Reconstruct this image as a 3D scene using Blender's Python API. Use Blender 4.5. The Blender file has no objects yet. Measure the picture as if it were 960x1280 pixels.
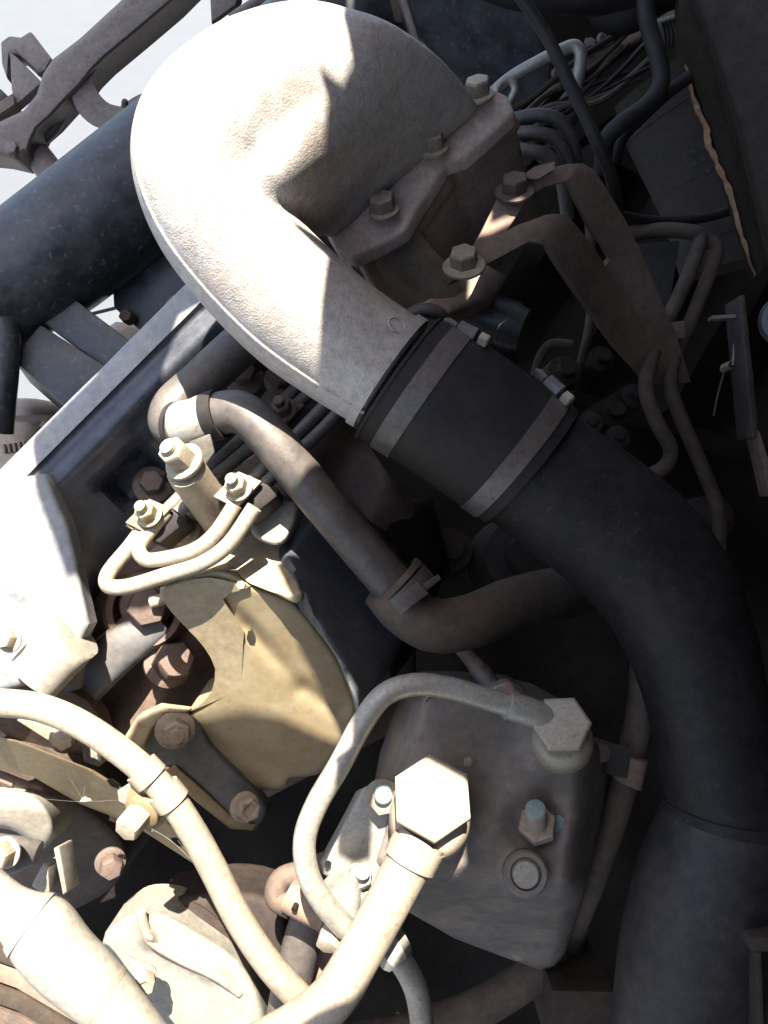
import bpy, bmesh, math, random
from mathutils import Vector, Matrix
from mathutils.geometry import delaunay_2d_cdt
from mathutils.bvhtree import BVHTree
random.seed(7)
scene = bpy.context.scene

# ------------------------------------------------------------------ camera
FPX = 1004.0                       # focal length in photo pixels (960 x 1280)
PITCH = math.radians(50)           # looking down into the engine bay
CAM = Vector((0, 0, 1.9))
FWD = Vector((0, math.cos(PITCH), -math.sin(PITCH)))
RGT = Vector((1, 0, 0))
UPV = Vector((0, math.sin(PITCH), math.cos(PITCH)))
cd = bpy.data.cameras.new('camera')
cam = bpy.data.objects.new('camera', cd)
scene.collection.objects.link(cam)
cam.location = CAM
cam.rotation_euler = (math.pi / 2 - PITCH, 0, 0)
cd.sensor_fit = 'VERTICAL'
cd.angle_y = 2 * math.atan(640 / FPX)
cd.clip_start = 0.01
cd.clip_end = 2000
scene.camera = cam

# ------------------------------------------------------------------ light
SUNC = Vector((0.02, 0.66, 0.75)).normalized()      # towards the sun: right, up, towards the viewer
SUNW = (RGT * SUNC.x + UPV * SUNC.y - FWD * SUNC.z).normalized()
elev = math.asin(SUNW.z)
azim = math.atan2(SUNW.x, SUNW.y)
w = bpy.data.worlds.new('World'); scene.world = w; w.use_nodes = True
nt = w.node_tree
sky = nt.nodes.new('ShaderNodeTexSky'); sky.sky_type = 'NISHITA'; sky.sun_disc = False
sky.sun_elevation = elev; sky.sun_rotation = azim
sky.air_density = 1.0; sky.dust_density = 2.6; sky.ozone_density = 1.2
nt.links.new(sky.outputs[0], nt.nodes['Background'].inputs[0])
nt.nodes['Background'].inputs[1].default_value = 0.085
sl = bpy.data.lights.new('sun', 'SUN'); so = bpy.data.objects.new('sun', sl)
scene.collection.objects.link(so)
sl.energy = 5.0; sl.angle = math.radians(0.3); sl.color = (1, 0.95, 0.86)
so.rotation_euler = SUNW.to_track_quat('Z', 'Y').to_euler()
so.location = (0, 0, 6)
scene.view_settings.view_transform = 'Standard'
scene.view_settings.look = 'None'
scene.view_settings.exposure = 2.3
scene.view_settings.gamma = 1
scene.view_settings.use_curve_mapping = False

# ------------------------------------------------------------------ helpers
def P(x, y, d):
    return CAM + FWD * d + RGT * ((x - 480) / FPX * d) + UPV * ((640 - y) / FPX * d)
def V(x, y, z):
    return RGT * x + UPV * y - FWD * z
def m_px(px, d):
    return px * d / FPX
def tovec(p):
    return p if isinstance(p, Vector) else P(*p)

def tag(o, label, cat, group=None, kind=None):
    if label: o['label'] = label
    if cat: o['category'] = cat
    if group: o['group'] = group
    if kind: o['kind'] = kind
    return o
WPOS = {}
def thing(name, loc, label, cat, group=None):
    o = bpy.data.objects.new(name, None)
    scene.collection.objects.link(o)
    o.empty_display_size = 0.02
    p = tovec(loc); o.location = p; WPOS[o.name] = p
    return tag(o, label, cat, group)

def build(name, bm, material, parent=None, bevel=0, sharp=38, origin=None, bseg=2):
    bmesh.ops.recalc_face_normals(bm, faces=bm.faces)
    if bevel:
        es = [e for e in bm.edges if len(e.link_faces) == 2 and e.calc_face_angle(0) > math.radians(28)]
        bmesh.ops.bevel(bm, geom=es, offset=bevel, segments=bseg, profile=0.6, affect='EDGES', clamp_overlap=True)
    for f in bm.faces: f.smooth = True
    for e in bm.edges:
        e.smooth = not (len(e.link_faces) == 2 and e.calc_face_angle(0) > math.radians(sharp))
    me = bpy.data.meshes.new(name)
    c = origin or sum((v.co for v in bm.verts), Vector()) / max(1, len(bm.verts))
    bmesh.ops.translate(bm, verts=bm.verts, vec=-c)
    bm.to_mesh(me); bm.free()
    me.materials.append(material)
    o = bpy.data.objects.new(name, me)
    scene.collection.objects.link(o)
    WPOS[o.name] = c
    if parent is not None:
        o.parent = parent; o.location = c - WPOS[parent.name]
    else:
        o.location = c
    return o

def crom(vals, n):
    """Catmull-Rom through tuples of floats, n steps per span"""
    k = len(vals)
    if k < 3 or n <= 1:
        if k == 2 and n > 1:
            return [tuple(a + (b - a) * i / n for a, b in zip(*vals)) for i in range(n + 1)]
        return list(vals)
    out = []
    for i in range(k - 1):
        p0 = vals[i - 1] if i else tuple(2 * a - b for a, b in zip(vals[0], vals[1]))
        p1, p2 = vals[i], vals[i + 1]
        p3 = vals[i + 2] if i + 2 < k else tuple(2 * a - b for a, b in zip(vals[-1], vals[-2]))
        for j in range(n):
            t = j / n
            out.append(tuple(0.5 * (2 * b + (c - a) * t + (2 * a - 5 * b + 4 * c - d) * t * t + (3 * b - a - 3 * c + d) * t ** 3)
                             for a, b, c, d in zip(p0, p1, p2, p3)))
    out.append(tuple(vals[-1]))
    return out

def rings(bm, ring_pts, cap=True, closed=False):
    vs = [[bm.verts.new(p) for p in r] for r in ring_pts]
    n = len(vs[0])
    pairs = list(zip(vs[:-1], vs[1:]))
    if closed: pairs.append((vs[-1], vs[0]))
    for a, b in pairs:
        for i in range(n):
            j = (i + 1) % n
            bm.faces.new((a[i], a[j], b[j], b[i]))
    if cap and not closed:
        bm.faces.new(vs[0]); bm.faces.new(list(reversed(vs[-1])))
    return vs

def tube_bm(pts, r, n=6, seg=18, bm=None, cap=True):
    """pts (px, py, depth[, radius px]); r radius px"""
    bm = bm or bmesh.new()
    q = [(tuple(p) + (r,))[:4] for p in pts]
    q = crom(q, n)
    pos = [P(*a[:3]) for a in q]
    rad = [m_px(a[3], a[2]) for a in q]
    up = None; rs = []
    for i, p in enumerate(pos):
        t = (pos[min(i + 1, len(pos) - 1)] - pos[max(i - 1, 0)]).normalized()
        if up is None:
            up = (-FWD) - t * t.dot(-FWD)
            if up.length < 0.1: up = UPV - t * t.dot(UPV)
        else:
            up = up - t * t.dot(up)
        up.normalize(); s = t.cross(up)
        rs.append([p + (up * math.sin(a) + s * math.cos(a)) * rad[i] for a in (2 * math.pi * k / seg for k in range(seg))])
    rings(bm, rs, cap)
    return bm
def tube(name, pts, r, material, parent=None, n=6, seg=18):
    return build(name, tube_bm(pts, r, n, seg), material, parent)

def loft_rings(st, n=6, seg=36, grow=1.0, power=2.0):
    """stations: outer x, outer y, inner x, inner y, depth, depth ratio"""
    rs = []
    for xl, yl, xr, yr, d, k, tl_ in crom([(tuple(q) + (0.0,))[:7] for q in st], n):
        a, b = P(xl, yl, d - tl_), P(xr, yr, d + tl_)
        c = (a + b) / 2; h = (b - a) / 2 * grow
        wv = -FWD - h * (h.dot(-FWD) / h.length_squared)
        wv = wv.normalized() * h.length * k
        ring = []
        for i in range(seg):
            t = 2 * math.pi * i / seg
            cs, sn = math.cos(t), math.sin(t)
            e = 2.0 / power
            ring.append(c + h * math.copysign(abs(cs) ** e, cs) + wv * math.copysign(abs(sn) ** e, sn))
        rs.append(ring)
    return rs
def loft(name, st, material, parent=None, n=6, seg=36, grow=1.0, power=2.0, keep=None):
    bm = bmesh.new(); rings(bm, loft_rings(st, n, seg, grow, power))
    if keep is not None:
        bmesh.ops.recalc_face_normals(bm, faces=bm.faces)
        keep.append(BVHTree.FromBMesh(bm))
    return build(name, bm, material, parent)
def sub_st(st, t0, t1, n=20):
    """a stretch of a station list between two fractions"""
    a = crom(st, n); m = len(a) - 1
    lo, hi = t0 * m, t1 * m
    def at(s):
        i = min(int(s), m - 1); f = s - i
        return tuple(u + (v - u) * f for u, v in zip(a[i], a[i + 1]))
    return [at(lo + (hi - lo) * k / 4) for k in range(5)]
def band(name, st, t0, t1, material, parent, grow=1.02):
    s = sub_st(st, t0, t1)
    bm = bmesh.new()
    R = loft_rings(s, 1, 40, grow)
    R0 = loft_rings([s[0]], 1, 40, 0.97); R1 = loft_rings([s[-1]], 1, 40, 0.97)
    rings(bm, R0 + R + R1, cap=False)
    return build(name, bm, material, parent)

def prism(name, pts, back, material, parent=None, bevel=0.0015, bseg=2):
    """pts (px,py,d) polygon, extruded by the world vector back"""
    bm = bmesh.new()
    a = [bm.verts.new(tovec(p)) for p in pts]
    b = [bm.verts.new(v.co + back) for v in a]
    n = len(a)
    bm.faces.new(a); bm.faces.new(list(reversed(b)))
    for i in range(n):
        j = (i + 1) % n
        bm.faces.new((a[i], b[i], b[j], a[j]))
    return build(name, bm, material, parent, bevel=bevel, bseg=bseg)

def seg_dist(x, y, poly):
    best = 1e9
    n = len(poly)
    for i in range(n):
        x0, y0 = poly[i][:2]; x1, y1 = poly[(i + 1) % n][:2]
        dx, dy = x1 - x0, y1 - y0
        t = max(0, min(1, ((x - x0) * dx + (y - y0) * dy) / (dx * dx + dy * dy + 1e-9)))
        best = min(best, math.hypot(x - x0 - t * dx, y - y0 - t * dy))
    return best
def inside(x, y, poly):
    c = False; n = len(poly)
    for i in range(n):
        x0, y0 = poly[i][:2]; x1, y1 = poly[(i + 1) % n][:2]
        if (y0 > y) != (y1 > y) and x < (x1 - x0) * (y - y0) / (y1 - y0) + x0: c = not c
    return c
def smooth_poly(poly, n=4):
    q = [tuple(map(float, p[:2])) for p in poly]
    k = len(q); out = []
    ext = [q[-1]] + q + [q[0], q[1]]
    for i in range(k):
        p0, p1, p2, p3 = ext[i], ext[i + 1], ext[i + 2], ext[i + 3]
        for j in range(n):
            t = j / n
            out.append(tuple(0.5 * (2 * b + (c - a) * t + (2 * a - 5 * b + 4 * c - d) * t * t + (3 * b - a - 3 * c + d) * t ** 3)
                             for a, b, c, d in zip(p0, p1, p2, p3)))
    return out
def slab(name, poly, dfn, back, material, parent=None, step=8, rpx=0, rd=0.0, smooth=0, keep=None, sharp=38):
    """relief slab: outline in px, front depth by dfn(x, y), rounded rim, extruded by back"""
    if smooth: poly = smooth_poly(poly, smooth)
    pts = []
    k = len(poly)
    for i in range(k):
        x0, y0 = poly[i][:2]; x1, y1 = poly[(i + 1) % k][:2]
        L = math.hypot(x1 - x0, y1 - y0); m = max(1, int(L / (step * 1.2)))
        for j in range(m): pts.append((x0 + (x1 - x0) * j / m, y0 + (y1 - y0) * j / m))
    nb = len(pts)
    edges = [(i, (i + 1) % nb) for i in range(nb)]
    if rpx:
        area = sum(pts[i][0] * pts[(i + 1) % nb][1] - pts[(i + 1) % nb][0] * pts[i][1] for i in range(nb))
        sg_ = 1 if area > 0 else -1
        for fr_ in (.12, .35, .65, 1.0):
            q = rpx * fr_
            for i in range(nb):
                tx = pts[(i + 1) % nb][0] - pts[i - 1][0]; ty = pts[(i + 1) % nb][1] - pts[i - 1][1]
                l_ = math.hypot(tx, ty) or 1
                x, y = pts[i][0] - ty / l_ * q * sg_, pts[i][1] + tx / l_ * q * sg_
                if inside(x, y, poly) and seg_dist(x, y, poly) > q * .93: pts.append((x, y))
    xs = [p[0] for p in pts]; ys = [p[1] for p in pts]
    y = min(ys) + step / 2; r = 0
    while y < max(ys):
        x = min(xs) + step / 2 + (step / 2 if r % 2 else 0)
        while x < max(xs):
            if inside(x, y, poly) and seg_dist(x, y, poly) > (rpx + step * .5 if rpx else step * 0.45): pts.append((x, y))
            x += step
        y += step * 0.87; r += 1
    vs, es, fs, *_ = delaunay_2d_cdt([Vector(p) for p in pts], edges, [list(range(nb))], 1, 1e-4)
    bm = bmesh.new()
    A = []
    for v in vs:
        d = dfn(v.x, v.y)
        if rpx:
            t = min(1, seg_dist(v.x, v.y, poly) / rpx)
            d += rd * (1 - math.sqrt(max(0, 1 - (1 - t) ** 2)))
        A.append(bm.verts.new(P(v.x, v.y, d)))
    for f in fs:
        try: bm.faces.new([A[i] for i in f])
        except ValueError: pass
    bm.edges.ensure_lookup_table()
    be = [e for e in bm.edges if len(e.link_faces) == 1]
    B = {}
    for e in be:
        for v in e.verts:
            if v not in B: B[v] = bm.verts.new(v.co + back)
    for e in be:
        a, b = e.verts
        bm.faces.new((a, b, B[b], B[a]))
    if keep is not None:
        bmesh.ops.recalc_face_normals(bm, faces=bm.faces)
        keep.append(BVHTree.FromBMesh(bm))
    return build(name, bm, material, parent, sharp=sharp)

def lin(x, y, x0, y0, x1, y1):
    dx, dy = x1 - x0, y1 - y0; L2 = dx * dx + dy * dy
    t = ((x - x0) * dx + (y - y0) * dy) / L2
    tc = max(0, min(1, t))
    return math.hypot(x - x0 - tc * dx, y - y0 - tc * dy), t
def hit(bvh, x, y):
    dirv = (P(x, y, 1) - CAM).normalized()
    loc, nor, idx, dist = bvh.ray_cast(CAM, dirv)
    return loc, nor
def depth_of(p):
    return (p - CAM).dot(FWD)

def revolve_bm(center, axis, prof, seg=28, bm=None, rot=0.0):
    """prof: (radius, height) pairs in metres along the unit world axis"""
    bm = bm or bmesh.new()
    ax = axis.normalized()
    u = RGT - ax * ax.dot(RGT)
    if u.length < 0.1: u = UPV - ax * ax.dot(UPV)
    u.normalize(); v = ax.cross(u)
    rs = []
    for r, h in prof:
        rs.append([center + ax * h + (u * math.cos(rot + 2 * math.pi * i / seg) + v * math.sin(rot + 2 * math.pi * i / seg)) * r for i in range(seg)])
    rings(bm, rs)
    return bm
def revolve(name, center, axis, prof, material, parent=None, seg=28, rot=0.0, sharp=38, bevel=0):
    return build(name, revolve_bm(tovec(center), axis, prof, seg, rot=rot), material, parent, sharp=sharp, bevel=bevel)

def bolt(parent, x, y, d, axis, rpx, h, material, washer=None, stud=None, rot=0.2, wmat=None, name='bolt', cup=False, tip=None, tipmat=None):
    """hex head standing on the point (x, y, d); washer and stud are sub-parts"""
    r = m_px(rpx, d); c = P(x, y, d); ax = axis.normalized()
    base = 0.0
    pr = [(r * .97, 0), (r, h * .08), (r, h * .86), (r * .9, h)]
    if cup: pr += [(r * .62, h), (r * .55, h * .86)]
    o = revolve(name, c, ax, pr, material, parent, seg=6, rot=rot, sharp=25, bevel=r * 0.035)
    if washer:
        wr = m_px(washer, d)
        revolve('washer', c - ax * h * .22, ax, [(wr * .96, 0), (wr, h * .06), (wr * .99, h * .2), (wr * .8, h * .3)], wmat or material, o if parent else o, seg=28)
    if stud:
        sr, sh = m_px(stud[0], d), stud[1]
        prof = [(sr, h * .6)]
        k = max(3, int(sh / 0.0018))
        for i in range(k):
            z = h * .9 + sh * i / k
            prof += [(sr, z), (sr * .88, z + sh / k * .5)]
        prof += [(sr, h * .9 + sh), (sr * .8, h * .9 + sh * 1.06)]
        revolve('stud', c, ax, prof, tipmat or material, o, seg=18, sharp=50)
    return o

# ------------------------------------------------------------------ materials
def mat(name, base, base2=None, dust=(.36, .27, .19), damt=0.35, rough=0.55, metal=0.0, bump=0.25, grain=500.0,
        blot=25.0, speck=0.0, speckc=(.02, .015, .01), facing=0.5, coat=0.0, stain=None, samt=0.0, drough=0.85, gdist=0.0006, mott=0.28, spec=0.5):
    m = bpy.data.materials.new(name); m.use_nodes = True
    t = m.node_tree; N = t.nodes; L = t.links
    b = N['Principled BSDF']
    g = N.new('ShaderNodeNewGeometry')
    def noise(sc, det=5, ro=0.6):
        n = N.new('ShaderNodeTexNoise'); n.inputs['Scale'].default_value = sc
        n.inputs['Detail'].default_value = det; n.inputs['Roughness'].default_value = ro
        L.new(g.outputs['Position'], n.inputs['Vector']); return n
    def ramp(src, lo, hi):
        r = N.new('ShaderNodeMapRange'); r.inputs['From Min'].default_value = lo; r.inputs['From Max'].default_value = hi
        L.new(src, r.inputs['Value']); return r
    def mixc(fac, a, bcol):
        x = N.new('ShaderNodeMix'); x.data_type = 'RGBA'
        if fac is not None: L.new(fac, x.inputs[0])
        for s, c in ((6, a), (7, bcol)):
            if isinstance(c, tuple): x.inputs[s].default_value = (*c, 1)
            else: L.new(c, x.inputs[s])
        return x.outputs[2]
    base2 = base2 or tuple(c * 0.6 for c in base)
    n1 = noise(blot, 6)
    col = mixc(ramp(n1.outputs['Fac'], .35, .68).outputs[0], base, base2)
    if stain:
        n4 = noise(blot * .55, 7, .7)
        s4 = ramp(n4.outputs['Fac'], .52, .72)
        mm = N.new('ShaderNodeMath'); mm.operation = 'MULTIPLY'; mm.inputs[1].default_value = samt
        L.new(s4.outputs[0], mm.inputs[0])
        col = mixc(mm.outputs[0], col, stain)
    # settled dust: more on faces that look up, broken by noise
    n2 = noise(blot * 2.3, 8, .68)
    sep = N.new('ShaderNodeSeparateXYZ'); L.new(g.outputs['Normal'], sep.inputs[0])
    up = ramp(sep.outputs['Z'], -.4, 1.0)
    add = N.new('ShaderNodeMath'); add.operation = 'MULTIPLY_ADD'
    L.new(up.outputs[0], add.inputs[0]); add.inputs[1].default_value = facing
    L.new(n2.outputs['Fac'], add.inputs[2])
    dm = ramp(add.outputs[0], .45 + facing * .35, .85 + facing * .6)
    dm.inputs['To Max'].default_value = min(1.0, damt * 2)
    dbase = N.new('ShaderNodeMath'); dbase.operation = 'ADD'; dbase.use_clamp = True
    L.new(dm.outputs[0], dbase.inputs[0]); dbase.inputs[1].default_value = damt * 0.35
    col = mixc(dbase.outputs[0], col, dust)
    if speck:
        v = noise(grain * .55, 2)
        sp = ramp(v.outputs['Fac'], .63, .69); sp.inputs['To Max'].default_value = speck
        col = mixc(sp.outputs[0], col, speckc)
    n7 = noise(blot * 9, 6, .7)
    mo = ramp(n7.outputs['Fac'], .3, .7); mo.inputs['To Min'].default_value = 1 - mott; mo.inputs['To Max'].default_value = 1 + mott * .6
    vm = N.new('ShaderNodeVectorMath'); vm.operation = 'SCALE'
    L.new(col, vm.inputs[0]); L.new(mo.outputs[0], vm.inputs['Scale'])
    L.new(vm.outputs[0], b.inputs['Base Color'])
    rm = N.new('ShaderNodeMix'); rm.data_type = 'FLOAT'
    L.new(dbase.outputs[0], rm.inputs[0]); rm.inputs[2].default_value = rough; rm.inputs[3].default_value = drough
    n5 = noise(blot * 6, 4)
    rr = N.new('ShaderNodeMath'); rr.operation = 'MULTIPLY_ADD'; rr.use_clamp = True
    L.new(n5.outputs['Fac'], rr.inputs[0]); rr.inputs[1].default_value = .22
    L.new(rm.outputs[0], rr.inputs[2])
    sub = N.new('ShaderNodeMath'); sub.operation = 'SUBTRACT'; sub.use_clamp = True
    L.new(rr.outputs[0], sub.inputs[0]); sub.inputs[1].default_value = .11
    L.new(sub.outputs[0], b.inputs['Roughness'])
    if metal:
        mi = N.new('ShaderNodeMath'); mi.operation = 'MULTIPLY_ADD'
        L.new(dbase.outputs[0], mi.inputs[0]); mi.inputs[1].default_value = -metal; mi.inputs[2].default_value = metal
        L.new(mi.outputs[0], b.inputs['Metallic'])
    if bump:
        n3 = noise(grain, 3, .55)
        n6 = noise(grain * .12, 4, .6)
        ad = N.new('ShaderNodeMath'); ad.operation = 'MULTIPLY_ADD'
        L.new(n6.outputs['Fac'], ad.inputs[0]); ad.inputs[1].default_value = .8; L.new(n3.outputs['Fac'], ad.inputs[2])
        bp = N.new('ShaderNodeBump'); bp.inputs['Strength'].default_value = bump; bp.inputs['Distance'].default_value = gdist
        L.new(ad.outputs[0], bp.inputs['Height']); L.new(bp.outputs[0], b.inputs['Normal'])
    b.inputs['Specular IOR Level'].default_value = spec
    if coat: b.inputs['Coat Weight'].default_value = coat; b.inputs['Coat Roughness'].default_value = .15
    return m

TAN = (.42, .33, .23)
M = {}
M['cast'] = mat('cast_aluminium', (.44, .415, .395), (.33, .30, .275), (.42, .315, .22), .32, .34, .08, .5, 760, 18, .4, (.08, .05, .03), facing=.25, gdist=.0011, stain=(.24, .16, .105), samt=.7)  # brown stain and tan dust also paint in warm bounced light
M['cast_brown'] = mat('dusty_cast_aluminium', (.36, .275, .235), (.24, .175, .145), (.40, .27, .19), .45, .55, .2, .35, 500, 22, .2, facing=.4)
M['flange'] = mat('dusty_flange_aluminium', (.46, .37, .34), (.33, .26, .235), (.50, .36, .27), .45, .5, .1, .35, 500, 22, .25, facing=.4)
M['boss'] = mat('machined_aluminium', (.33, .29, .24), (.24, .19, .14), (.36, .25, .15), .35, .38, .6, .12, 400, 30)
M['bracket'] = mat('dusty_brown_steel', (.17, .12, .093), (.12, .082, .062), (.24, .16, .11), .5, .6, .1, .15, 500, 18, .15)
M['rubber'] = mat('black_rubber', (.008, .0075, .009), (.012, .010, .0095), (.08, .058, .043), .15, .6, 0, .25, 700, 16, facing=.3, spec=.3)
M['band'] = mat('corroded_clamp_steel', (.13, .13, .138), (.075, .06, .052), (.15, .10, .065), .28, .42, .5, .25, 600, 30, .6, (.05, .03, .02))
M['pipe_black'] = mat('dull_black_paint', (.007, .0068, .0078), (.012, .011, .0112), (.075, .054, .04), .15, .55, 0, .25, 420, 12, .12, (.16, .10, .07), facing=.3, mott=.4, spec=.22)
M['pipe_lower'] = mat('dusty_black_paint', (.012, .012, .0145), (.020, .019, .020), (.11, .082, .062), .2, .5, 0, .25, 380, 10, .12, (.16, .10, .07), facing=.3, mott=.45, spec=.3)
M['cover'] = mat('grey_painted_cover', (.04, .047, .062), (.032, .036, .046), (.27, .245, .22), .12, .2, .1, .12, 500, 14, facing=.3)
M['lip'] = mat('dusty_grey_lip', (.22, .225, .235), (.17, .17, .175), (.42, .38, .32), .3, .4, .1, .12, 500, 14, facing=.3)
M['gloss_black'] = mat('gloss_black_paint', (.055, .06, .07), (.03, .032, .038), (.17, .15, .14), .16, .3, 0, .45, 380, 20, .3, (.2, .2, .22), facing=.3)
M['chassis'] = mat('black_chassis_paint', (.007, .0072, .0082), (.018, .018, .02), (.16, .157, .155), .26, .26, 0, .3, 260, 16, .35, (.2, .2, .21), facing=.35)
M['chassis_brown'] = mat('weathered_brown_steel', (.15, .115, .105), (.095, .072, .068), (.30, .225, .175), .4, .42, .2, .25, 300, 22, .2)
M['pipe_tan'] = mat('dusty_grey_pipe', (.066, .06, .058), (.042, .039, .04), (.30, .22, .145), .15, .45, .2, .3, 520, 16, .3, facing=.3)
M['hose_dusty'] = mat('dusty_rubber_hose', (.04, .031, .024), (.028, .021, .016), (.15, .10, .068), .4, .75, 0, .3, 500, 20)
M['line'] = mat('cream_dusted_steel_line', (.31, .275, .215), (.25, .21, .155), (.38, .31, .22), .4, .4, .2, .12, 500, 30, .3, (.12, .08, .04), facing=.3)
M['line_dark'] = mat('grey_steel_line', (.13, .14, .14), (.10, .10, .095), (.28, .22, .16), .3, .35, .6, .1, 500, 30)
M['zinc'] = mat('zinc_plated_steel', (.36, .36, .335), (.29, .265, .22), (.36, .29, .20), .25, .33, .5, .12, 330, 40, .3, (.08, .06, .04))
M['bolt'] = mat('dusty_bolt_steel', (.24, .21, .18), (.17, .13, .10), (.38, .29, .20), .5, .45, .5, .2, 600, 60)
M['bolt_rust'] = mat('rusty_bolt_steel', (.09, .06, .05), (.06, .04, .033), (.19, .13, .095), .3, .6, .2, .3, 500, 60)
M['bolt_yellow'] = mat('passivated_bolt', (.30, .27, .15), (.22, .18, .10), (.40, .32, .20), .4, .42, .5, .15, 500, 60)
M['brass'] = mat('dusty_fitting', (.28, .235, .175), (.22, .175, .125), (.36, .29, .205), .4, .42, .15, .15, 330, 50, .3, (.07, .05, .03))
M['teal'] = mat('teal_paint_mark', (.16, .27, .25), (.13, .21, .195), (.28, .28, .23), .25, .5, 0, .1, 500, 60)
M['pink'] = mat('pink_paint_mark', (.45, .12, .13), (.38, .12, .12), (.4, .3, .28), .15, .5, 0, .1, 500, 60)
M['tan_cover'] = mat('yellow_stained_cover', (.29, .225, .125), (.25, .185, .095), (.34, .28, .18), .35, .45, .1, .06, 260, 16, .2, (.10, .06, .03), facing=.2, stain=(.24, .12, .04), samt=.6, mott=.12)
M['tan_plate'] = mat('tan_dusted_plate', (.32, .25, .15), (.28, .21, .12), (.36, .295, .195), .35, .5, .1, .08, 300, 16, .1, (.2, .12, .05), facing=.2)
M['rust_block'] = mat('rusty_engine_casting', (.10, .062, .046), (.05, .036, .032), (.20, .125, .085), .35, .6, .1, .5, 300, 18, .2)
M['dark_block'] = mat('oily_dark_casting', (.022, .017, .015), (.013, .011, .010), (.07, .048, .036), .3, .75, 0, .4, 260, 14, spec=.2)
M['void'] = mat('deep_shade_black', (.010, .008, .007), (.014, .011, .009), (.035, .025, .018), .2, .9, 0, .2, 200, 14, spec=.08)  # near black tone stands in for deep shade and holes
M['filter'] = mat('dark_cast_housing', (.145, .135, .132), (.098, .088, .084), (.25, .185, .13), .42, .4, .15, .35, 420, 12, .22, (.22, .19, .16), facing=.3, stain=(.11, .085, .045), samt=.6)
M['steel_blue'] = mat('bare_grey_steel', (.08, .09, .10), (.06, .06, .064), (.17, .135, .10), .25, .38, .3, .15, 300, 20)
M['yellow_steel'] = mat('yellow_passivated_plate', (.22, .16, .07), (.16, .11, .05), (.32, .23, .13), .3, .45, .3, .12, 300, 22)
M['pale_cast'] = mat('pale_dusty_casting', (.27, .255, .225), (.21, .19, .155), (.35, .29, .21), .35, .5, .1, .3, 420, 20, .15, (.1, .06, .03))
M['tank'] = mat('dusty_brown_tank', (.33, .22, .15), (.26, .17, .12), (.42, .31, .22), .4, .5, 0, .1, 200, 10)
M['plate_brown'] = mat('dirty_brown_panel', (.034, .026, .020), (.025, .019, .016), (.08, .058, .04), .35, .75, 0, .3, 300, 12, .15, spec=.2)
M['torn'] = mat('torn_orange_edge', (.33, .17, .08), (.20, .10, .05), (.36, .22, .13), .4, .6, 0, .5, 220, 45)
M['insul'] = mat('grey_insulation_sheet', (.07, .058, .045), (.05, .042, .034), (.09, .068, .05), .3, .85, 0, .3, 150, 25, stain=(.05, .06, .08), samt=.5)
M['web'] = mat('spider_silk', (.2, .18, .15), None, (.2, .17, .13), .1, .5, 0, 0)
M['husk'] = mat('dry_husk', (.55, .42, .22), None, (.6, .5, .3), .2, .7, 0, .3)
M['ground'] = mat('pale_concrete', (.066, .072, .08), (.060, .067, .075), (.072, .076, .082), .25, .8, 0, 0, 60, .8, mott=.05)

# ------------------------------------------------------------------ setting: yard slabs below the truck
gbm = bmesh.new()
s = 60
gv = [gbm.verts.new(p) for p in ((-s, -s, -.03), (s, -s, -.03), (s, s, -.03), (-s, s, -.03))]
gbm.faces.new(gv)
ground = tag(build('ground', gbm, M['ground']), 'pale grey concrete yard under the truck', 'ground', kind='structure')
for i in range(-2, 2):
    for j in range(0, 3):
        b = bmesh.new()
        x0, y0 = i * 7.0 + 2.2, j * 7.0 - 4.25
        vv = []
        for z in (-.026, 0):
            vv.append([b.verts.new((x, y, z)) for x, y in ((x0 + .012, y0 + .012), (x0 + 6.988, y0 + .012), (x0 + 6.988, y0 + 6.988), (x0 + .012, y0 + 6.988))])
        b.faces.new(vv[1]); 
        for k in range(4):
            b.faces.new((vv[0][k], vv[0][(k + 1) % 4], vv[1][(k + 1) % 4], vv[1][k]))
        bmesh.ops.rotate(b, verts=b.verts, cent=(-.9, 3.2, 0), matrix=Matrix.Rotation(math.radians(24), 3, 'Z'))
        build('slab', b, M['ground'], ground)

# ------------------------------------------------------------------ unseen cab sheets added behind the camera, shaped to shade the bay
DB = -0.20
def onb(x, y, d):           # where the sun ray that ends at a point of the bay passes the cab's plane
    X = (x - 480) / FPX * d; Y = (640 - y) / FPX * d
    t = (d - DB) / SUNC.z
    return (X + SUNC.x * t, Y + SUNC.y * t)
def raw(X, Y):              # cab-plane coordinates measured at zero depth
    t = (0 - DB) / SUNC.z
    return (X + SUNC.x * t, Y + SUNC.y * t)
def shade_sheet(name, pts, parent, thick=0.012, holes=(), dz=0.0):
    if holes:
        allp = list(pts); loops = [list(range(len(pts)))]
        for h in holes:
            loops.append(list(range(len(allp), len(allp) + len(h)))); allp += h
        ed = [(l[i], l[(i + 1) % len(l)]) for l in loops for i in range(len(l))]
        vs, es, fs, *_ = delaunay_2d_cdt([Vector(p) for p in allp], ed, loops[:1], 1, 1e-6)
        bm = bmesh.new(); A = [bm.verts.new(CAM + FWD * DB + RGT * v.x + UPV * v.y) for v in vs]
        for f in fs:
            cx = sum(vs[i].x for i in f) / len(f); cy = sum(vs[i].y for i in f) / len(f)
            if not any(inside(cx, cy, h) for h in holes): bm.faces.new([A[i] for i in f])
        be = [e for e in bm.edges if len(e.link_faces) == 1]
        Bk = {v: bm.verts.new(v.co - FWD * thick) for e in be for v in e.verts}
        for e in be: bm.faces.new((e.verts[0], e.verts[1], Bk[e.verts[1]], Bk[e.verts[0]]))
        return build(name, bm, M['plate_brown'], parent)
    a = [CAM + FWD * (DB + dz) + RGT * p[0] + UPV * p[1] for p in pts]
    return prism(name, a, -FWD * thick, M['plate_brown'], parent, bevel=0)
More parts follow.
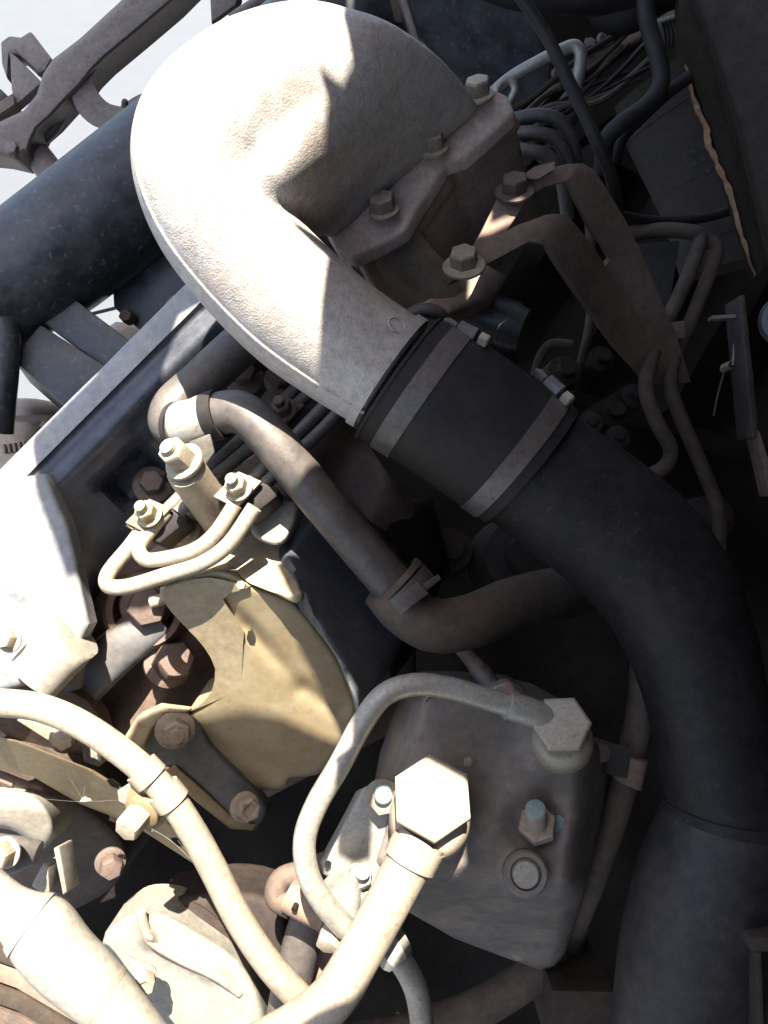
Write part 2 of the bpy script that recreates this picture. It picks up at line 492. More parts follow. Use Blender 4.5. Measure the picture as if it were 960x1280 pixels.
cab = thing('shade_cab', CAM + FWD * DB + UPV * 1.2 + RGT * .6, 'unseen cab underside added and shaped to shade the engine bay', 'truck cab')
EDGE = [onb(432, -160, .49), onb(428, 15, .489), onb(441, 70, .488), onb(427, 95, .486), onb(400, 80, .478), onb(410, 112, .483),  # outline traced back along the sun from the wanted shadow lines
        onb(404, 150, .483), onb(402, 194, .4835), onb(362, 222, .482), onb(410, 312, .5116), onb(399, 440, .51), onb(374, 600, .5655), onb(345, 702, .62), onb(366, 752, .605),
        onb(400, 788, .61), onb(432, 850, .63), onb(446, 900, .66), onb(439, 931, .5386), raw(-.018, .31), raw(-.019, .275), raw(-.006, .268), raw(.006, .272), raw(.008, .31),
        onb(530, 934, .545), onb(587, 975, .545), onb(594, 1040, .55),
        onb(548, 1085, .545), onb(492, 1195, .54), onb(440, 1252, .54), onb(395, 1268, .54), onb(300, 1330, .55)]
GAP = [onb(x, y, .609) for x, y in ((594, 300), (612, 294), (650, 270), (652, 260), (632, 268), (612, 280), (614, 262), (604, 240), (597, 262))]  # hole shaped to let one sun patch reach the forked bracket
GAP2 = [onb(716 + 8 * math.cos(a), 431 + 8 * math.sin(a), .722) for a in (k * math.pi / 4 for k in range(8))]
shade_sheet('shade_panel', EDGE + [(EDGE[-1][0] + .1, -1.6), (1.3, -1.6), (1.3, 2.6), (EDGE[0][0], 2.6)], cab, thick=.002, holes=(GAP,))
# unseen wall added on the far right to block side light
prism('side_light_blocker', [Vector((.85, -.9, .25)), Vector((.85, 2.6, .25)), Vector((.85, 2.6, 2.6)), Vector((.85, -.9, 3.0))], Vector((.02, 0, 0)), M['void'], cab, bevel=0)
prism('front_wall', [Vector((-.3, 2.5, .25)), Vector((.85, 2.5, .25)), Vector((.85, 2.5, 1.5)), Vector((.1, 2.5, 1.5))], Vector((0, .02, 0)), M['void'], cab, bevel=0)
top = EDGE[0]
shade_sheet('shade_tongue', [raw(-.012, .42), raw(-.10, .428), raw(-.16, .425), raw(-.188, .412), raw(-.200, .385), raw(-.196, .36), raw(-.17, .343), raw(-.10, .337), raw(-.012, .345)], cab, dz=.004, thick=.003)  # added sheet, shaped to shade the foot bracket and lower housing
shade_sheet('rear_shade_sheet', [raw(-.80, .72), raw(-.30, .71), raw(-.205, .697), raw(-.268, .635), raw(-.256, .58), raw(-.245, .55), raw(-.238, .527), raw(-.19, .535), raw(-.168, .55),  # added sheet, shaped to shade the rocker cover and cross tube
          raw(-.160, .70), raw(-.148, .74), raw(-.09, .77), raw(-.03, .785), (top[0] - .004, raw(0, .785)[1]), (top[0] - .004, 2.2), (-.80, 2.2)], cab)

# ------------------------------------------------------------------ engine block and dark masses behind everything
blk = thing('engine_block', (520, 900, 1.0), 'dark oily engine block filling the depth behind the pipes', 'engine')
def blockd(x, y): return 1.12 + .02 * math.sin(x * .03) * math.sin(y * .025)
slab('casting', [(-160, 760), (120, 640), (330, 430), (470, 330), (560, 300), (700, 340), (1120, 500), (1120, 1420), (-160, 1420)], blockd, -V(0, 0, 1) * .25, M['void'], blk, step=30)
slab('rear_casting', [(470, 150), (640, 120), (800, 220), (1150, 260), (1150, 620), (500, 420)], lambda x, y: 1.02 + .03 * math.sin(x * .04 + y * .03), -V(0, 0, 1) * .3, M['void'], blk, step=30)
# cast ribs and shapes seen faintly in the dark
for (x, y, d, r, h) in ((700, 470, .80, 22, .03), (745, 455, .82, 18, .03), (690, 540, .80, 20, .03), (760, 520, .82, 22, .03), (730, 580, .80, 18, .03), (785, 500, .82, 17, .03), (650, 700, .78, 55, .04), (560, 690, .79, 30, .03), (880, 650, .82, 30, .04), (800, 640, .82, 20, .03)):
    d += .03
    revolve('cast_boss', (x, y, d), V(.1, .2, 1), [(m_px(r, d) * 1.1, -.03), (m_px(r, d), 0), (m_px(r, d) * .9, h * .5), (m_px(r, d) * .5, h * .55), (m_px(r, d) * .45, h * .9)], M['dark_block'], blk, seg=20)

rad = thing('engine_side_casting', (180, 850, .80), 'rusty brown side of the engine below the grey rocker cover', 'engine')
def sided(x, y): return .745 + .0002 * (y - 800) + .012 * math.sin(x * .05 + y * .03) + .02 * max(0, min(1, (x - 200) / 90))
slab('casting', [(60, 800), (110, 735), (190, 650), (330, 560), (420, 500), (520, 640), (520, 900), (330, 1000), (230, 980), (100, 930), (40, 880)], sided, -V(0, 0, 1) * .06, M['rust_block'], rad, step=12, rpx=14, rd=.01)
# injector socket with its nut
a_s = V(.15, .1, 1)
revolve('socket', (183, 762, .725), a_s, [(m_px(52, .72), -.02), (m_px(52, .72), .006), (m_px(46, .72), .014), (m_px(38, .72), .014), (m_px(35, .72), -.012)], M['rust_block'], rad, seg=32)
bolt(rad, 183, 757, .715, V(.35, .05, 1), 25, .022, M['bolt_rust'], washer=32, name='injector_nut')
tube('pin', [(190, 753, .69), (225, 742, .685)], 8, M['bolt'], rad, n=2)
bolt(rad, 212, 828, .725, V(.6, .3, 1), 24, .024, M['bolt_rust'], washer=32)
loft('side_rib', [(62, 865, 100, 900, .72, .8), (120, 800, 160, 840, .715, .8), (185, 745, 220, 790, .725, .8)], M['steel_blue'], rad, n=4, seg=20, power=3)
sc_ = P(117, 845, .712)
revolve('slotted_screw', sc_, V(.05, .1, 1), [(m_px(10, .71), -.01), (m_px(10, .71), .003), (m_px(8.6, .71), .004), (m_px(8.2, .71), .0025), (m_px(2, .71), .0025)], M['bolt_rust'], rad, seg=24)
prism('screw_slot_ridge', [(116, 838, .7085), (118.4, 838, .7085), (118.4, 853, .7085), (116, 853, .7085)], FWD * .002, M['bolt'], rad, bevel=0)

# ------------------------------------------------------------------ rocker cover
vc = thing('rocker_cover', (140, 600, .72), 'grey pressed rocker cover with flat lip running up under the elbow', 'engine cover')
prof = [(0, .672), (0.5, .655), (2, .652), (15, .650), (29, .648), (31, .6495), (33, .6515), (38, .653), (43, .6525), (48, .650), (54, .6475), (60, .647), (66, .649), (74, .6545),
        (85, .661), (96, .667), (104, .672), (112, .677), (122, .682), (132, .687), (142, .692), (152, .698), (165, .706), (180, .716), (192, .724), (198, .735)]
us = list(range(-420, 521, 10))
bm = bmesh.new(); grid = []
for u in us:
    row = []
    for v, d in prof:
        dd = d
        a = min(1, max(0, (u - 72) / 12)) * min(1, max(0, (152 - u) / 12)); b_ = min(1, max(0, (v - 98) / 9)) * min(1, max(0, (150 - v) / 9))
        dd += .03 * a * b_
        dd += .0012 * math.sin(u * .021) * math.sin(v * .05)
        x = .7071 * (u + v); y = 587 + .7071 * (v - u)
        row.append(bm.verts.new(P(x, y, dd)))
    grid.append(row)
lip = bmesh.new()
for r0, r1 in zip(grid[:-1], grid[1:]):
    for k in range(len(prof) - 1):
        if k < 4: lip.faces.new([lip.verts.new(v.co) for v in (r0[k], r0[k + 1], r1[k + 1], r1[k])])
        else: bm.faces.new((r0[k], r0[k + 1], r1[k + 1], r1[k]))
bmesh.ops.remove_doubles(lip, verts=lip.verts, dist=1e-6)
bmesh.ops.delete(bm, geom=[v for v in bm.verts if not v.link_faces], context='VERTS')
build('pressing', bm, M['cover'], vc, sharp=50)
build('lip', lip, M['lip'], vc, sharp=50)
prism('vent_slit', [(190, 424, .649), (198, 415, .649), (200, 416, .649), (192, 426, .649)], FWD * .001, M['void'], vc, bevel=0)
bolt(vc, 190, 606, .70, V(.25, .25, 1), 15, .014, M['bolt_rust'], washer=24)
bolt(vc, 304, 470, .69, V(.2, .25, 1), 15, .014, M['bolt_rust'], washer=26)
for x, y in ((347, 505), (352, 475)):
    bolt(vc, x, y, .68, V(.2, .25, 1), 14, .014, M['bolt_rust'], washer=22)

# stepped casting; its pale shoulder plate paints the sunlit end of the rocker cover
ec = thing('end_cap_casting', (60, 820, .70), 'sun-bleached stepped casting beside the end of the rocker cover', 'engine part')
slab('shoulder', [(-60, 655), (-10, 604), (30, 596), (56, 592), (66, 610), (86, 655), (97, 700), (104, 738), (114, 780), (96, 815), (60, 850), (-60, 880)], lambda x, y: .632 + .00012 * (y - 600) + .004 * math.exp(-(lin(x, y, 0, 742, 50, 772)[0] / 7) ** 2), FWD * .014, M['lip'], ec, step=10, rpx=9, rd=.006)
loft('spigot', [(18, 822, 70, 870, .64, .9), (58, 778, 108, 830, .645, .9), (75, 764, 120, 818, .66, .9)], M['pale_cast'], ec, n=5, seg=28)
prism('angle_plate', [(88, 812, .655), (101, 818, .655), (92, 862, .66), (78, 866, .66)], V(0.5, -.1, -1) * .008, M['steel_blue'], ec, bevel=.001)
bolt(ec, 12, 800, .625, V(-.2, .2, 1), 12, .010, M['bolt'], washer=16)
slab('lower_shelf', [(-40, 850), (30, 850), (110, 875), (130, 930), (60, 950), (-40, 880)], lambda x, y: .665 + .0009 * (y - 850), -V(0, 0, 1) * .02, M['hose_dusty'], ec, step=7, rpx=8, rd=.006, smooth=3)

# ------------------------------------------------------------------ tan gear housing
gh = thing('gear_housing', (330, 870, .72), 'yellow-tan stained gear housing with a concave left edge', 'engine part')
FACE = [(200, 735), (213, 728), (230, 722), (252, 716), (273, 712), (293, 717), (313, 731), (346, 744), (369, 755), (394, 784), (420, 820), (438, 858), (446, 888), (436, 915), (418, 945), (397, 968),
        (363, 972), (356, 984), (332, 987), (307, 985), (285, 970), (262, 940), (242, 907), (236, 888), (252, 880), (265, 865), (270, 836), (256, 809), (237, 788), (217, 767), (204, 749)]
def faced(x, y):
    d = .598 + (y - 712) / 273 * .135
    d += .00016 * max(0, x - 350)
    g, t = lin(x, y, 278, 750, 378, 860)
    d += .008 * math.exp(-(g / 10.0) ** 2) * min(1, max(0, 1.15 - t)) * min(1, max(0, t * 3 + .1))
    g, t = lin(x, y, 378, 862, 425, 885)
    d += .005 * math.exp(-(g / 12.0) ** 2)
    g, t = lin(x, y, 300, 870, 380, 975)
    d -= .004 * math.exp(-(g / 50.0) ** 2)
    g, t = lin(x, y, 262, 925, 345, 960)
    d += .003 * math.exp(-(g / 12.0) ** 2)
    return d
slab('front_face', FACE, faced, V(.12, .30, -1) * .05, M['tan_cover'], gh, step=4, rpx=8, rd=.006, smooth=3, sharp=60)
PL = [(204, 738), (230, 727), (262, 722), (290, 728), (312, 733), (300, 738), (279, 749), (303, 790), (304, 800), (301, 858), (296, 864), (236, 890), (252, 880), (265, 865), (270, 836), (256, 809), (237, 788), (217, 767), (206, 751)]
slab('side_plate', [(x + (-1 if x < 275 and 740 < y < 885 else 0), y) for x, y in PL], lambda x, y: .598 + (y - 712) / 273 * .135 - .0035, FWD * .006, M['tan_plate'], gh, step=5, smooth=2)
TOPF = [(203, 734), (230, 721), (273, 711), (293, 716), (313, 730), (346, 743), (369, 754), (378, 742), (360, 700), (352, 668), (330, 660), (306, 672), (275, 690), (240, 706), (212, 722)]
slab('top_face', TOPF, lambda x, y: .5985 + max(0, (735 + (x - 203) * .05 - y)) * .00055 + .00006 * max(0, x - 300), FWD * .04, M['tan_plate'], gh, step=5, rpx=5, rd=.003, smooth=2)
slab('lug', [(315, 655), (330, 640), (352, 628), (372, 630), (368, 655), (352, 680), (330, 678), (316, 668)], lambda x, y: .605 + (680 - y) * .0003, FWD * .03, M['pale_cast'], gh, step=4, rpx=7, rd=.006, smooth=3)
bolt(gh, 302, 732, .592, V(0, .2, 1), 6, .004, M['tan_plate'])

bh = thing('black_gear_case', (450, 760, .74), 'glossy black painted gear case curving away behind the tan housing', 'engine part')
BC = [(340, 690), (352, 655), (375, 632), (410, 620), (455, 640), (500, 690), (520, 740), (505, 800), (478, 850), (452, 905), (440, 870), (420, 822), (394, 786), (370, 757), (356, 735)]
def blackd(x, y):
    g, t = lin(x, y, 360, 700, 450, 890)
    return .608 + .0009 * g + .0001 * max(0, 760 - y)
slab('case', BC, blackd, FWD * .10, M['gloss_black'], bh, step=6, rpx=14, rd=.01, smooth=3, sharp=60)
slab('lower_case', [(440, 640), (540, 620), (560, 700), (530, 800), (490, 850), (470, 780)], lambda x, y: .735 + .0005 * abs(x - 490), FWD * .08, M['void'], bh, step=12, rpx=20, rd=.02)

# ------------------------------------------------------------------ foot bracket of the gear housing
fb = thing('foot_bracket', (250, 960, .72), 'grey triangular steel foot bracket with a nut and bolt under the tan housing', 'bracket')
def fbd(x, y): return .675 + (y - 890) * .0003 + .00012 * (x - 200)
slab('plate', [(172, 925), (182, 900), (205, 888), (232, 888), (250, 905), (262, 930), (300, 968), (330, 1002), (332, 1020), (318, 1034), (292, 1030), (250, 985), (215, 960), (190, 955)], fbd, V(.1, -.2, -1) * .018, M['steel_blue'], fb, step=5, rpx=6, rd=.005, smooth=3)
slab('edge_flange', [(205, 965), (218, 955), (252, 985), (292, 1022), (320, 1030), (316, 1038), (288, 1036), (245, 1002)], lambda x, y: fbd(x, y) - .003, V(0, -.4, -1) * .02, M['yellow_steel'], fb, step=6, rpx=3, rd=.003)
slab('tan_tab', [(150, 930), (172, 895), (196, 884), (235, 889), (205, 893), (190, 912), (178, 938)], lambda x, y: .668, FWD * .015, M['tan_plate'], fb, step=6, rpx=4, rd=.003)
bolt(fb, 219, 913, .672, V(.35, -.1, 1), 18, .013, M['bolt'], washer=25, stud=(9, .004), rot=.5)
bolt(fb, 306, 1009, .705, V(.55, .1, 1), 15, .014, M['bolt'], washer=19, rot=.3, cup=True)

# ------------------------------------------------------------------ intake elbow
EL = [(447, 533, 537, 408, .560, 1.0), (385, 495, 470, 362, .550, 1.0), (318, 447, 412, 312, .538, 1.0), (250, 378, 375, 275, .525, 1.0),
      (197, 305, 347, 243, .512, .97), (168, 225, 332, 224, .503, .93), (172, 150, 328, 216, .50, .9), (215, 85, 334, 213, .50, .88), (290, 33, 345, 214, .505, .86),
      (390, 13, 360, 222, .515, .84), (475, 38, 380, 240, .53, .72), (540, 86, 400, 264, .553, .5), (590, 130, 420, 296, .580, .14)]
el = thing('intake_elbow', (480, 300, .62), 'big rough cast aluminium intake elbow, left half blazing in sunlight', 'pipe elbow')
kb = []
bm = bmesh.new(); rings(bm, loft_rings(EL, 8, 56))
DOME = [(292, 232, 335, 60, .512, .42, .004), (318, 252, 400, 30, .512, .46, .006), (346, 268, 470, 45, .519, .50, .008), (372, 278, 528, 78, .540, .48, .010), (394, 289, 572, 108, .565, .36, .006), (414, 300, 602, 134, .586, .10, 0)]
rings(bm, loft_rings(DOME, 8, 72, 1.0, 4.2))
bmesh.ops.recalc_face_normals(bm, faces=bm.faces); kb.append(BVHTree.FromBMesh(bm))
elb_o = build('body', bm, M['cast'], el)
md = elb_o.modifiers.new('union', 'REMESH'); md.mode = 'VOXEL'; md.voxel_size = .0026; md.use_smooth_shade = True
md = elb_o.modifiers.new('blend', 'SMOOTH'); md.factor = .5; md.iterations = 26
bpy.context.view_layer.update()
me2 = bpy.data.meshes.new_from_object(elb_o.evaluated_get(bpy.context.evaluated_depsgraph_get()))
elb_o.modifiers.clear(); elb_o.data = me2
for pl in me2.polygons: pl.use_smooth = True
ELB = kb[0]
# parting seam along the outer flank
bm = bmesh.new(); R = loft_rings(EL[:9], 8, 72, 1.0); path = []
for i, r in enumerate(R):
    c = sum(r, Vector()) / len(r)
    k = 29
    p = r[k]; path.append(p - (p - c).normalized() * .0008)
rs = []
for i, p in enumerate(path):
    t = (path[min(i + 1, len(path) - 1)] - path[max(i - 1, 0)]).normalized()
    u_ = (-FWD - t * t.dot(-FWD)).normalized(); v_ = t.cross(u_)
    rs.append([p + (u_ * math.cos(a) + v_ * math.sin(a)) * .0016 for a in (2 * math.pi * q / 10 for q in range(10))])
rings(bm, rs); build('casting_seam', bm, M['cast'], el)
# round foundry mark near the hose end
lc, nr = hit(ELB, 496, 406)
bm = bmesh.new(); u_ = nr.orthogonal().normalized(); v_ = nr.cross(u_)
rs = []
for i in range(28):
    a = 2 * math.pi * i / 28; cdir = u_ * math.cos(a) + v_ * math.sin(a)
    rs.append([lc + cdir * (.0058 + .0007 * math.cos(b)) + nr * (.0007 * math.sin(b)) for b in (2 * math.pi * q / 8 for q in range(8))])
rings(bm, rs, closed=True); build('foundry_mark', bm, M['cast'], el)
band('end_rim', EL, .004, .018, M['cast'], el, grow=1.045)
FL = [(404, 286, .583), (432, 262, .583), (462, 238, .585), (520, 190, .588), (556, 158, .59), (588, 126, .592), (612, 108, .593), (634, 118, .594), (643, 138, .594), (612, 168, .592), (580, 196, .59), (556, 204, .589), (540, 232, .588), (520, 262, .586),
      (506, 288, .584), (474, 306, .583), (440, 322, .582), (418, 310, .582)]
FN = V(-.30, .42, .86)
prism('flange', FL, -FN * .013, M['flange'], el, bevel=.003, bseg=3)
for x, y, d in ((480, 262, .578), (541, 185, .583), (598, 118, .586)):
    bolt(el, x, y, d, V(-.18, .62, .77), 16, .011, M['bolt'], washer=20, rot=.35)

# ------------------------------------------------------------------ intake manifold under the flange
im = thing('intake_manifold', (580, 300, .68), 'brown dusty intake manifold wall below the elbow flange', 'engine part')
MF = [(428, 300, .597), (500, 215, .60), (600, 125, .606), (636, 122, .607), (641, 140, .607), (584, 197, .604), (560, 208, .603), (522, 268, .600), (505, 290, .597), (445, 322, .595)]
prism('wall', MF, V(.32, -.34, -.88) * .135, M['cast_brown'], im, bevel=.004, bseg=3)
prism('joint_ridge', [(505, 292, .599), (524, 268, .601), (562, 209, .604), (586, 199, .605), (643, 142, .608), (648, 148, .610), (590, 205, .607), (568, 215, .607), (530, 272, .604), (512, 298, .602)], V(.32, -.34, -.88) * .01, M['cast_brown'], im, bevel=.001)
loft('bolt_boss', [(436, 322, 516, 276, .612, .9), (480, 355, 545, 318, .635, .9), (535, 402, 590, 362, .665, .9)], M['boss'], im, n=4, seg=32, power=2.6)
slab('ledge', [(520, 392), (548, 350), (566, 338), (604, 328), (632, 345), (618, 372), (585, 385), (545, 402)], lambda x, y: .635 + .0002 * (x - 520), FWD * .05, M['cast_brown'], im, step=8, rpx=8, rd=.006)
revolve('plug_barrel', (655, 415, .70), V(.9, -.35, .25), [(m_px(30, .70), -.075), (m_px(33, .70), -.05), (m_px(33, .70), -.012), (m_px(29, .7), -.004), (m_px(28, .70), 0), (m_px(10, .7), .0005)], M['chassis'], im, seg=28)
tube('breather_stub', [(505, 400, .60), (525, 388, .595), (548, 392, .60), (560, 410, .62)], 9, M['steel_blue'], im)

# ------------------------------------------------------------------ forked support bracket
fk = thing('forked_bracket', (700, 290, .66), 'bent brown steel support bracket with a long slot between two arms', 'bracket')
RAIL = [((600, 294, .606), None, None, (560, 354, .600)),
        ((622, 246, .612), (634, 288, .608), (634, 288, .608), (598, 336, .603)),
        ((645, 222, .614), (651, 262, .611), (648, 280, .610), (622, 323, .606)),
        ((684, 210, .618), (660, 247, .614), (664, 275, .612), (645, 311, .608)),
        ((712, 204, .622), (680, 234, .618), (682, 268, .615), (662, 302, .612)),
        ((730, 204, .626), (706, 227, .622), (693, 267, .618), (674, 304, .615)),
        ((744, 213, .634), (714, 236, .630), (708, 268, .624), (686, 308, .622)),
        ((756, 231, .645), (720, 250, .640), (719, 279, .634), (694, 324, .632)),
        ((782, 274, .675), (741, 293, .668), (741, 306, .66), (715, 356, .66)),
        ((806, 324, .705), (764, 324, .695), (757, 332, .69), (738, 388, .69)),
        ((848, 425, .76), (815, 426, .752), (806, 427, .75), (768, 436, .745)),
        ((864, 478, .80), (838, 480, .79), (830, 480, .79), (808, 482, .79))]
bm = bmesh.new(); vr = []
for r in RAIL:
    vr.append([bm.verts.new(P(*p)) if p else None for p in r])
for i in range(len(vr) - 1):
    a, b = vr[i], vr[i + 1]
    if i == 0:
        bm.faces.new((a[0], b[0], b[1], a[3])); bm.faces.new((a[3], b[1], b[3]))
        continue
    bm.faces.new((a[0], b[0], b[1], a[1])); bm.faces.new((a[2], b[2], b[3], a[3]))
    if i >= 9: bm.faces.new((a[1], b[1], b[2], a[2]))
bmesh.ops.remove_doubles(bm, verts=bm.verts, dist=1e-5)
bmesh.ops.subdivide_edges(bm, edges=bm.edges, cuts=1, smooth=0.0, use_grid_fill=True)
bmesh.ops.recalc_face_normals(bm, faces=bm.faces)
ret = bmesh.ops.solidify(bm, geom=bm.faces[:], thickness=.0065)
build('plate', bm, M['bracket'], fk, bevel=.0012, sharp=45)
bolt(fk, 580, 331, .598, V(-.12, .62, .77), 18, .012, M['bolt'], washer=27, rot=.3)
bolt(fk, 643, 238, .610, V(-.12, .62, .77), 17, .011, M['bolt_rust'], washer=25, rot=.5)
slab('rear_lug', [(650, 222), (668, 208), (694, 202), (692, 212), (672, 224)], lambda x, y: .607, FWD * .006, M['bracket'], fk, step=5)

# ------------------------------------------------------------------ coupling hose with clamps
HS = [(445, 545, 548, 402, .563, 1.0), (500, 580, 606, 432, .570, 1.0), (552, 615, 662, 472, .578, 1.0), (606, 653, 719, 513, .586, 1.0)]
ch = thing('coupling_hose', (580, 530, .62), 'short black rubber coupling hose joining the elbow to the black pipe', 'hose')
loft('sleeve', HS, M['rubber'], ch, n=8, seg=48)
def worm(parent, x, y, d, ax, nm):
    hx = ax.normalized()
    o = revolve('screw_housing', P(x, y, d) - hx * .011, hx, [(.0035, 0), (.0058, .001), (.0058, .014), (.0035, .015)], M['band'], parent, seg=8, rot=.3)
    revolve('screw_head', P(x, y, d) + hx * .006, hx, [(.005, 0), (.005, .006), (.004, .007)], M['bolt'], parent, seg=6)
    revolve('band_end', P(x, y, d) - hx * .022, hx, [(.0022, 0), (.0040, .004), (.003, .010)], M['band'], parent, seg=6)
c1 = band('hose_clamp', HS, .11, .245, M['band'], ch, 1.022)
c1b = band('lip', HS, .0, .02, M['rubber'], ch, 1.03)
worm(c1, 590, 418, .545, V(.80, -.45, .2), 'a')
c2 = band('hose_clamp', HS, .82, .935, M['band'], ch, 1.022)
worm(c2, 697, 488, .557, V(.55, -.60, .3), 'b')

# ------------------------------------------------------------------ big black intake pipe
IP = [(600, 640, 694, 505, .590, 1.0), (660, 688, 768, 556, .592, 1.0), (724, 738, 848, 620, .594, 1.0), (768, 790, 905, 695, .596, 1.0), (797, 848, 938, 785, .598, 1.0), (817, 915, 958, 882, .60, 1.0), (834, 1006, 990, 1018, .602, 1.0)]
ip = thing('intake_pipe', (860, 800, .66), 'wide dull black intake pipe sweeping down the right side', 'pipe')
loft('upper_tube', IP, M['pipe_black'], ip, n=8, seg=48)
IP2 = [(834, 1004, 992, 1026, .603, 1.0), (806, 1070, 975, 1110, .606, 1.0), (784, 1150, 958, 1178, .610, 1.0), (772, 1230, 948, 1240, .614, 1.0), (764, 1330, 940, 1330, .62, 1.0)]
loft('lower_tube', IP2, M['pipe_lower'], ip, n=8, seg=48)
band('weld_bead', [(833, 1001, 990, 1016, .602, 1.0), (834, 1007, 992, 1024, .603, 1.0), (832, 1013, 992, 1032, .603, 1.0)], 0, 1, M['pipe_black'], ip, 1.015)

# ------------------------------------------------------------------ small bent coolant pipe, its clip and hose
sp = thing('bent_coolant_pipe', (330, 560, .62), 'thumb-thick bent grey pipe passing below the elbow with one sunlit patch', 'pipe')
tube('tube', [(360, 380, .645), (300, 432, .632), (248, 480, .62), (218, 508, .612), (214, 530, .604), (236, 534, .595), (268, 519, .588), (302, 516, .580), (335, 545, .577), (372, 590, .58), (430, 660, .592), (508, 752, .612)], 27, M['pipe_tan'], sp, n=9, seg=28)
pc = thing('pipe_clip', (240, 540, .62), 'pale steel clip wrapped round the bent grey pipe', 'clip')
tube('band', [(228, 532, .5985), (246, 528, .592), (262, 521, .589)], 30.5, M['zinc'], pc, n=4, seg=32)
tube('rubber_lining', [(221, 533, .601), (226, 533, .599)], 31.5, M['rubber'], pc, n=2, seg=32)
tube('rubber_lining', [(262, 521, .589), (277, 517, .586)], 31.5, M['rubber'], pc, n=2, seg=32)
prism('tab', [(236, 552, .573), (262, 542, .573), (268, 565, .58), (250, 590, .59), (238, 580, .585)], FWD * .004, M['zinc'], pc, bevel=.001)
rh = thing('coolant_hose', (600, 770, .70), 'dusty rubber elbow hose clamped on the end of the bent pipe', 'hose')
tube('hose', [(484, 733, .607), (508, 762, .612), (545, 782, .62), (590, 776, .64), (640, 756, .68), (700, 742, .73), (770, 730, .80)], 34, M['hose_dusty'], rh, n=8, seg=28)
HC = [(470, 750, 518, 700, .607, 1), (482, 766, 534, 716, .610, 1), (494, 780, 548, 733, .613, 1)]
hc = band('hose_clamp', HC, .25, .8, M['band'], rh, 1.12)
band('hose_end', HC, 0, .18, M['hose_dusty'], rh, 1.12)
prism('clamp_tongue', [(522, 735, .578), (548, 718, .585), (552, 724, .586), (528, 742, .580)], FWD * .003, M['band'], hc, bevel=.0006)
prism('clamp_buckle', [(502, 742, .575), (522, 726, .577), (536, 742, .58), (514, 758, .577)], FWD * .006, M['band'], hc, bevel=.001)

# ------------------------------------------------------------------ injection lines and their clamps
for nm, pts, r, lab in (
    ('injection_line', [(196, 640, .606), (180, 660, .602), (162, 684, .598), (136, 716, .594), (136, 732, .592), (160, 733, .590), (210, 718, .586), (252, 704, .582), (286, 680, .578), (318, 634, .576)], 10, 'outer cream-dusted injection line bent in a wide hook'),
    ('injection_line', [(208, 640, .603), (192, 658, .599), (174, 684, .594), (182, 699, .590), (206, 698, .587), (242, 688, .582), (268, 668, .579), (294, 630, .578)], 9.5, 'inner cream-dusted injection line nested inside the wider hook')):
    o = tube(nm, pts, r, M['line'], None, n=8, seg=16)
    tag(o, lab, 'fuel line', 'cream injection lines')
for pts, lab in (
    ([(206, 640, .607), (245, 602, .62), (290, 560, .64), (350, 505, .66), (420, 440, .68)], 'grey steel line running back from the lower line clamp, upper of two'),
    ([(222, 642, .605), (262, 602, .618), (305, 566, .637), (365, 512, .655), (430, 452, .67)], 'grey steel line running back from the lower line clamp, lower of two'),
    ([(304, 612, .598), (345, 570, .61), (392, 522, .63), (440, 470, .65)], 'grey steel line rising from the sunlit line clamp toward the elbow'),
    ([(326, 610, .595), (366, 572, .61), (412, 528, .63), (455, 480, .65)], 'grey steel line nearest the gear case under the elbow')):
    tag(tube('steel_line', pts, 8.5, M['line_dark'], None, n=6, seg=14), lab, 'fuel line', 'grey steel fuel lines')
def lineclamp(x, y, d, lab, mplate, k=1.0, bm_=None):
    t = thing('line_clamp', (x, y + 20, d + .02), lab, 'clamp', 'fuel line clamps')
    q = lambda dx, dy, dd: (x + dx * k, y + dy * k, d + dd)
    prism('steel_plate', [q(-38, 8, .0), q(-8, -22, .004), q(20, -10, .004), q(-10, 22, .0)], V(0, -.2, -1) * .005, mplate, t, bevel=.0008)
    prism('rubber_block', [q(-36, 10, .006), q(-7, -19, .010), q(40, -2, .012), q(38, 8, .012), q(6, 34, .008), q(-12, 26, .006)], V(.1, -.3, -1) * .022, M['rubber'], t, bevel=.002)
    prism('base_plate', [q(-38, 12, .026), q(-7, -17, .03), q(42, 2, .03), q(8, 38, .026)], V(0, -.2, -1) * .005, mplate, t, bevel=.0008)
    bolt(t, x - 8 * k, y - 2 * k, d, V(-.18, .45, 1), 13 * k, .010, bm_ or M['bolt'], washer=17 * k, stud=(7 * k, .007), rot=.4)
    return t
lineclamp(194, 645, .592, 'small line clamp with yellowed bolt on the two lower grey lines', M['bracket'], 1.0, M['bolt_yellow'])
lineclamp(306, 612, .576, 'sunlit line clamp holding the ends of the cream injection lines', M['brass'], 1.05, M['brass'])
lineclamp(362, 515, .635, 'dark rusty line clamp close under the elbow', M['bolt_rust'], .95, M['bolt_rust'])
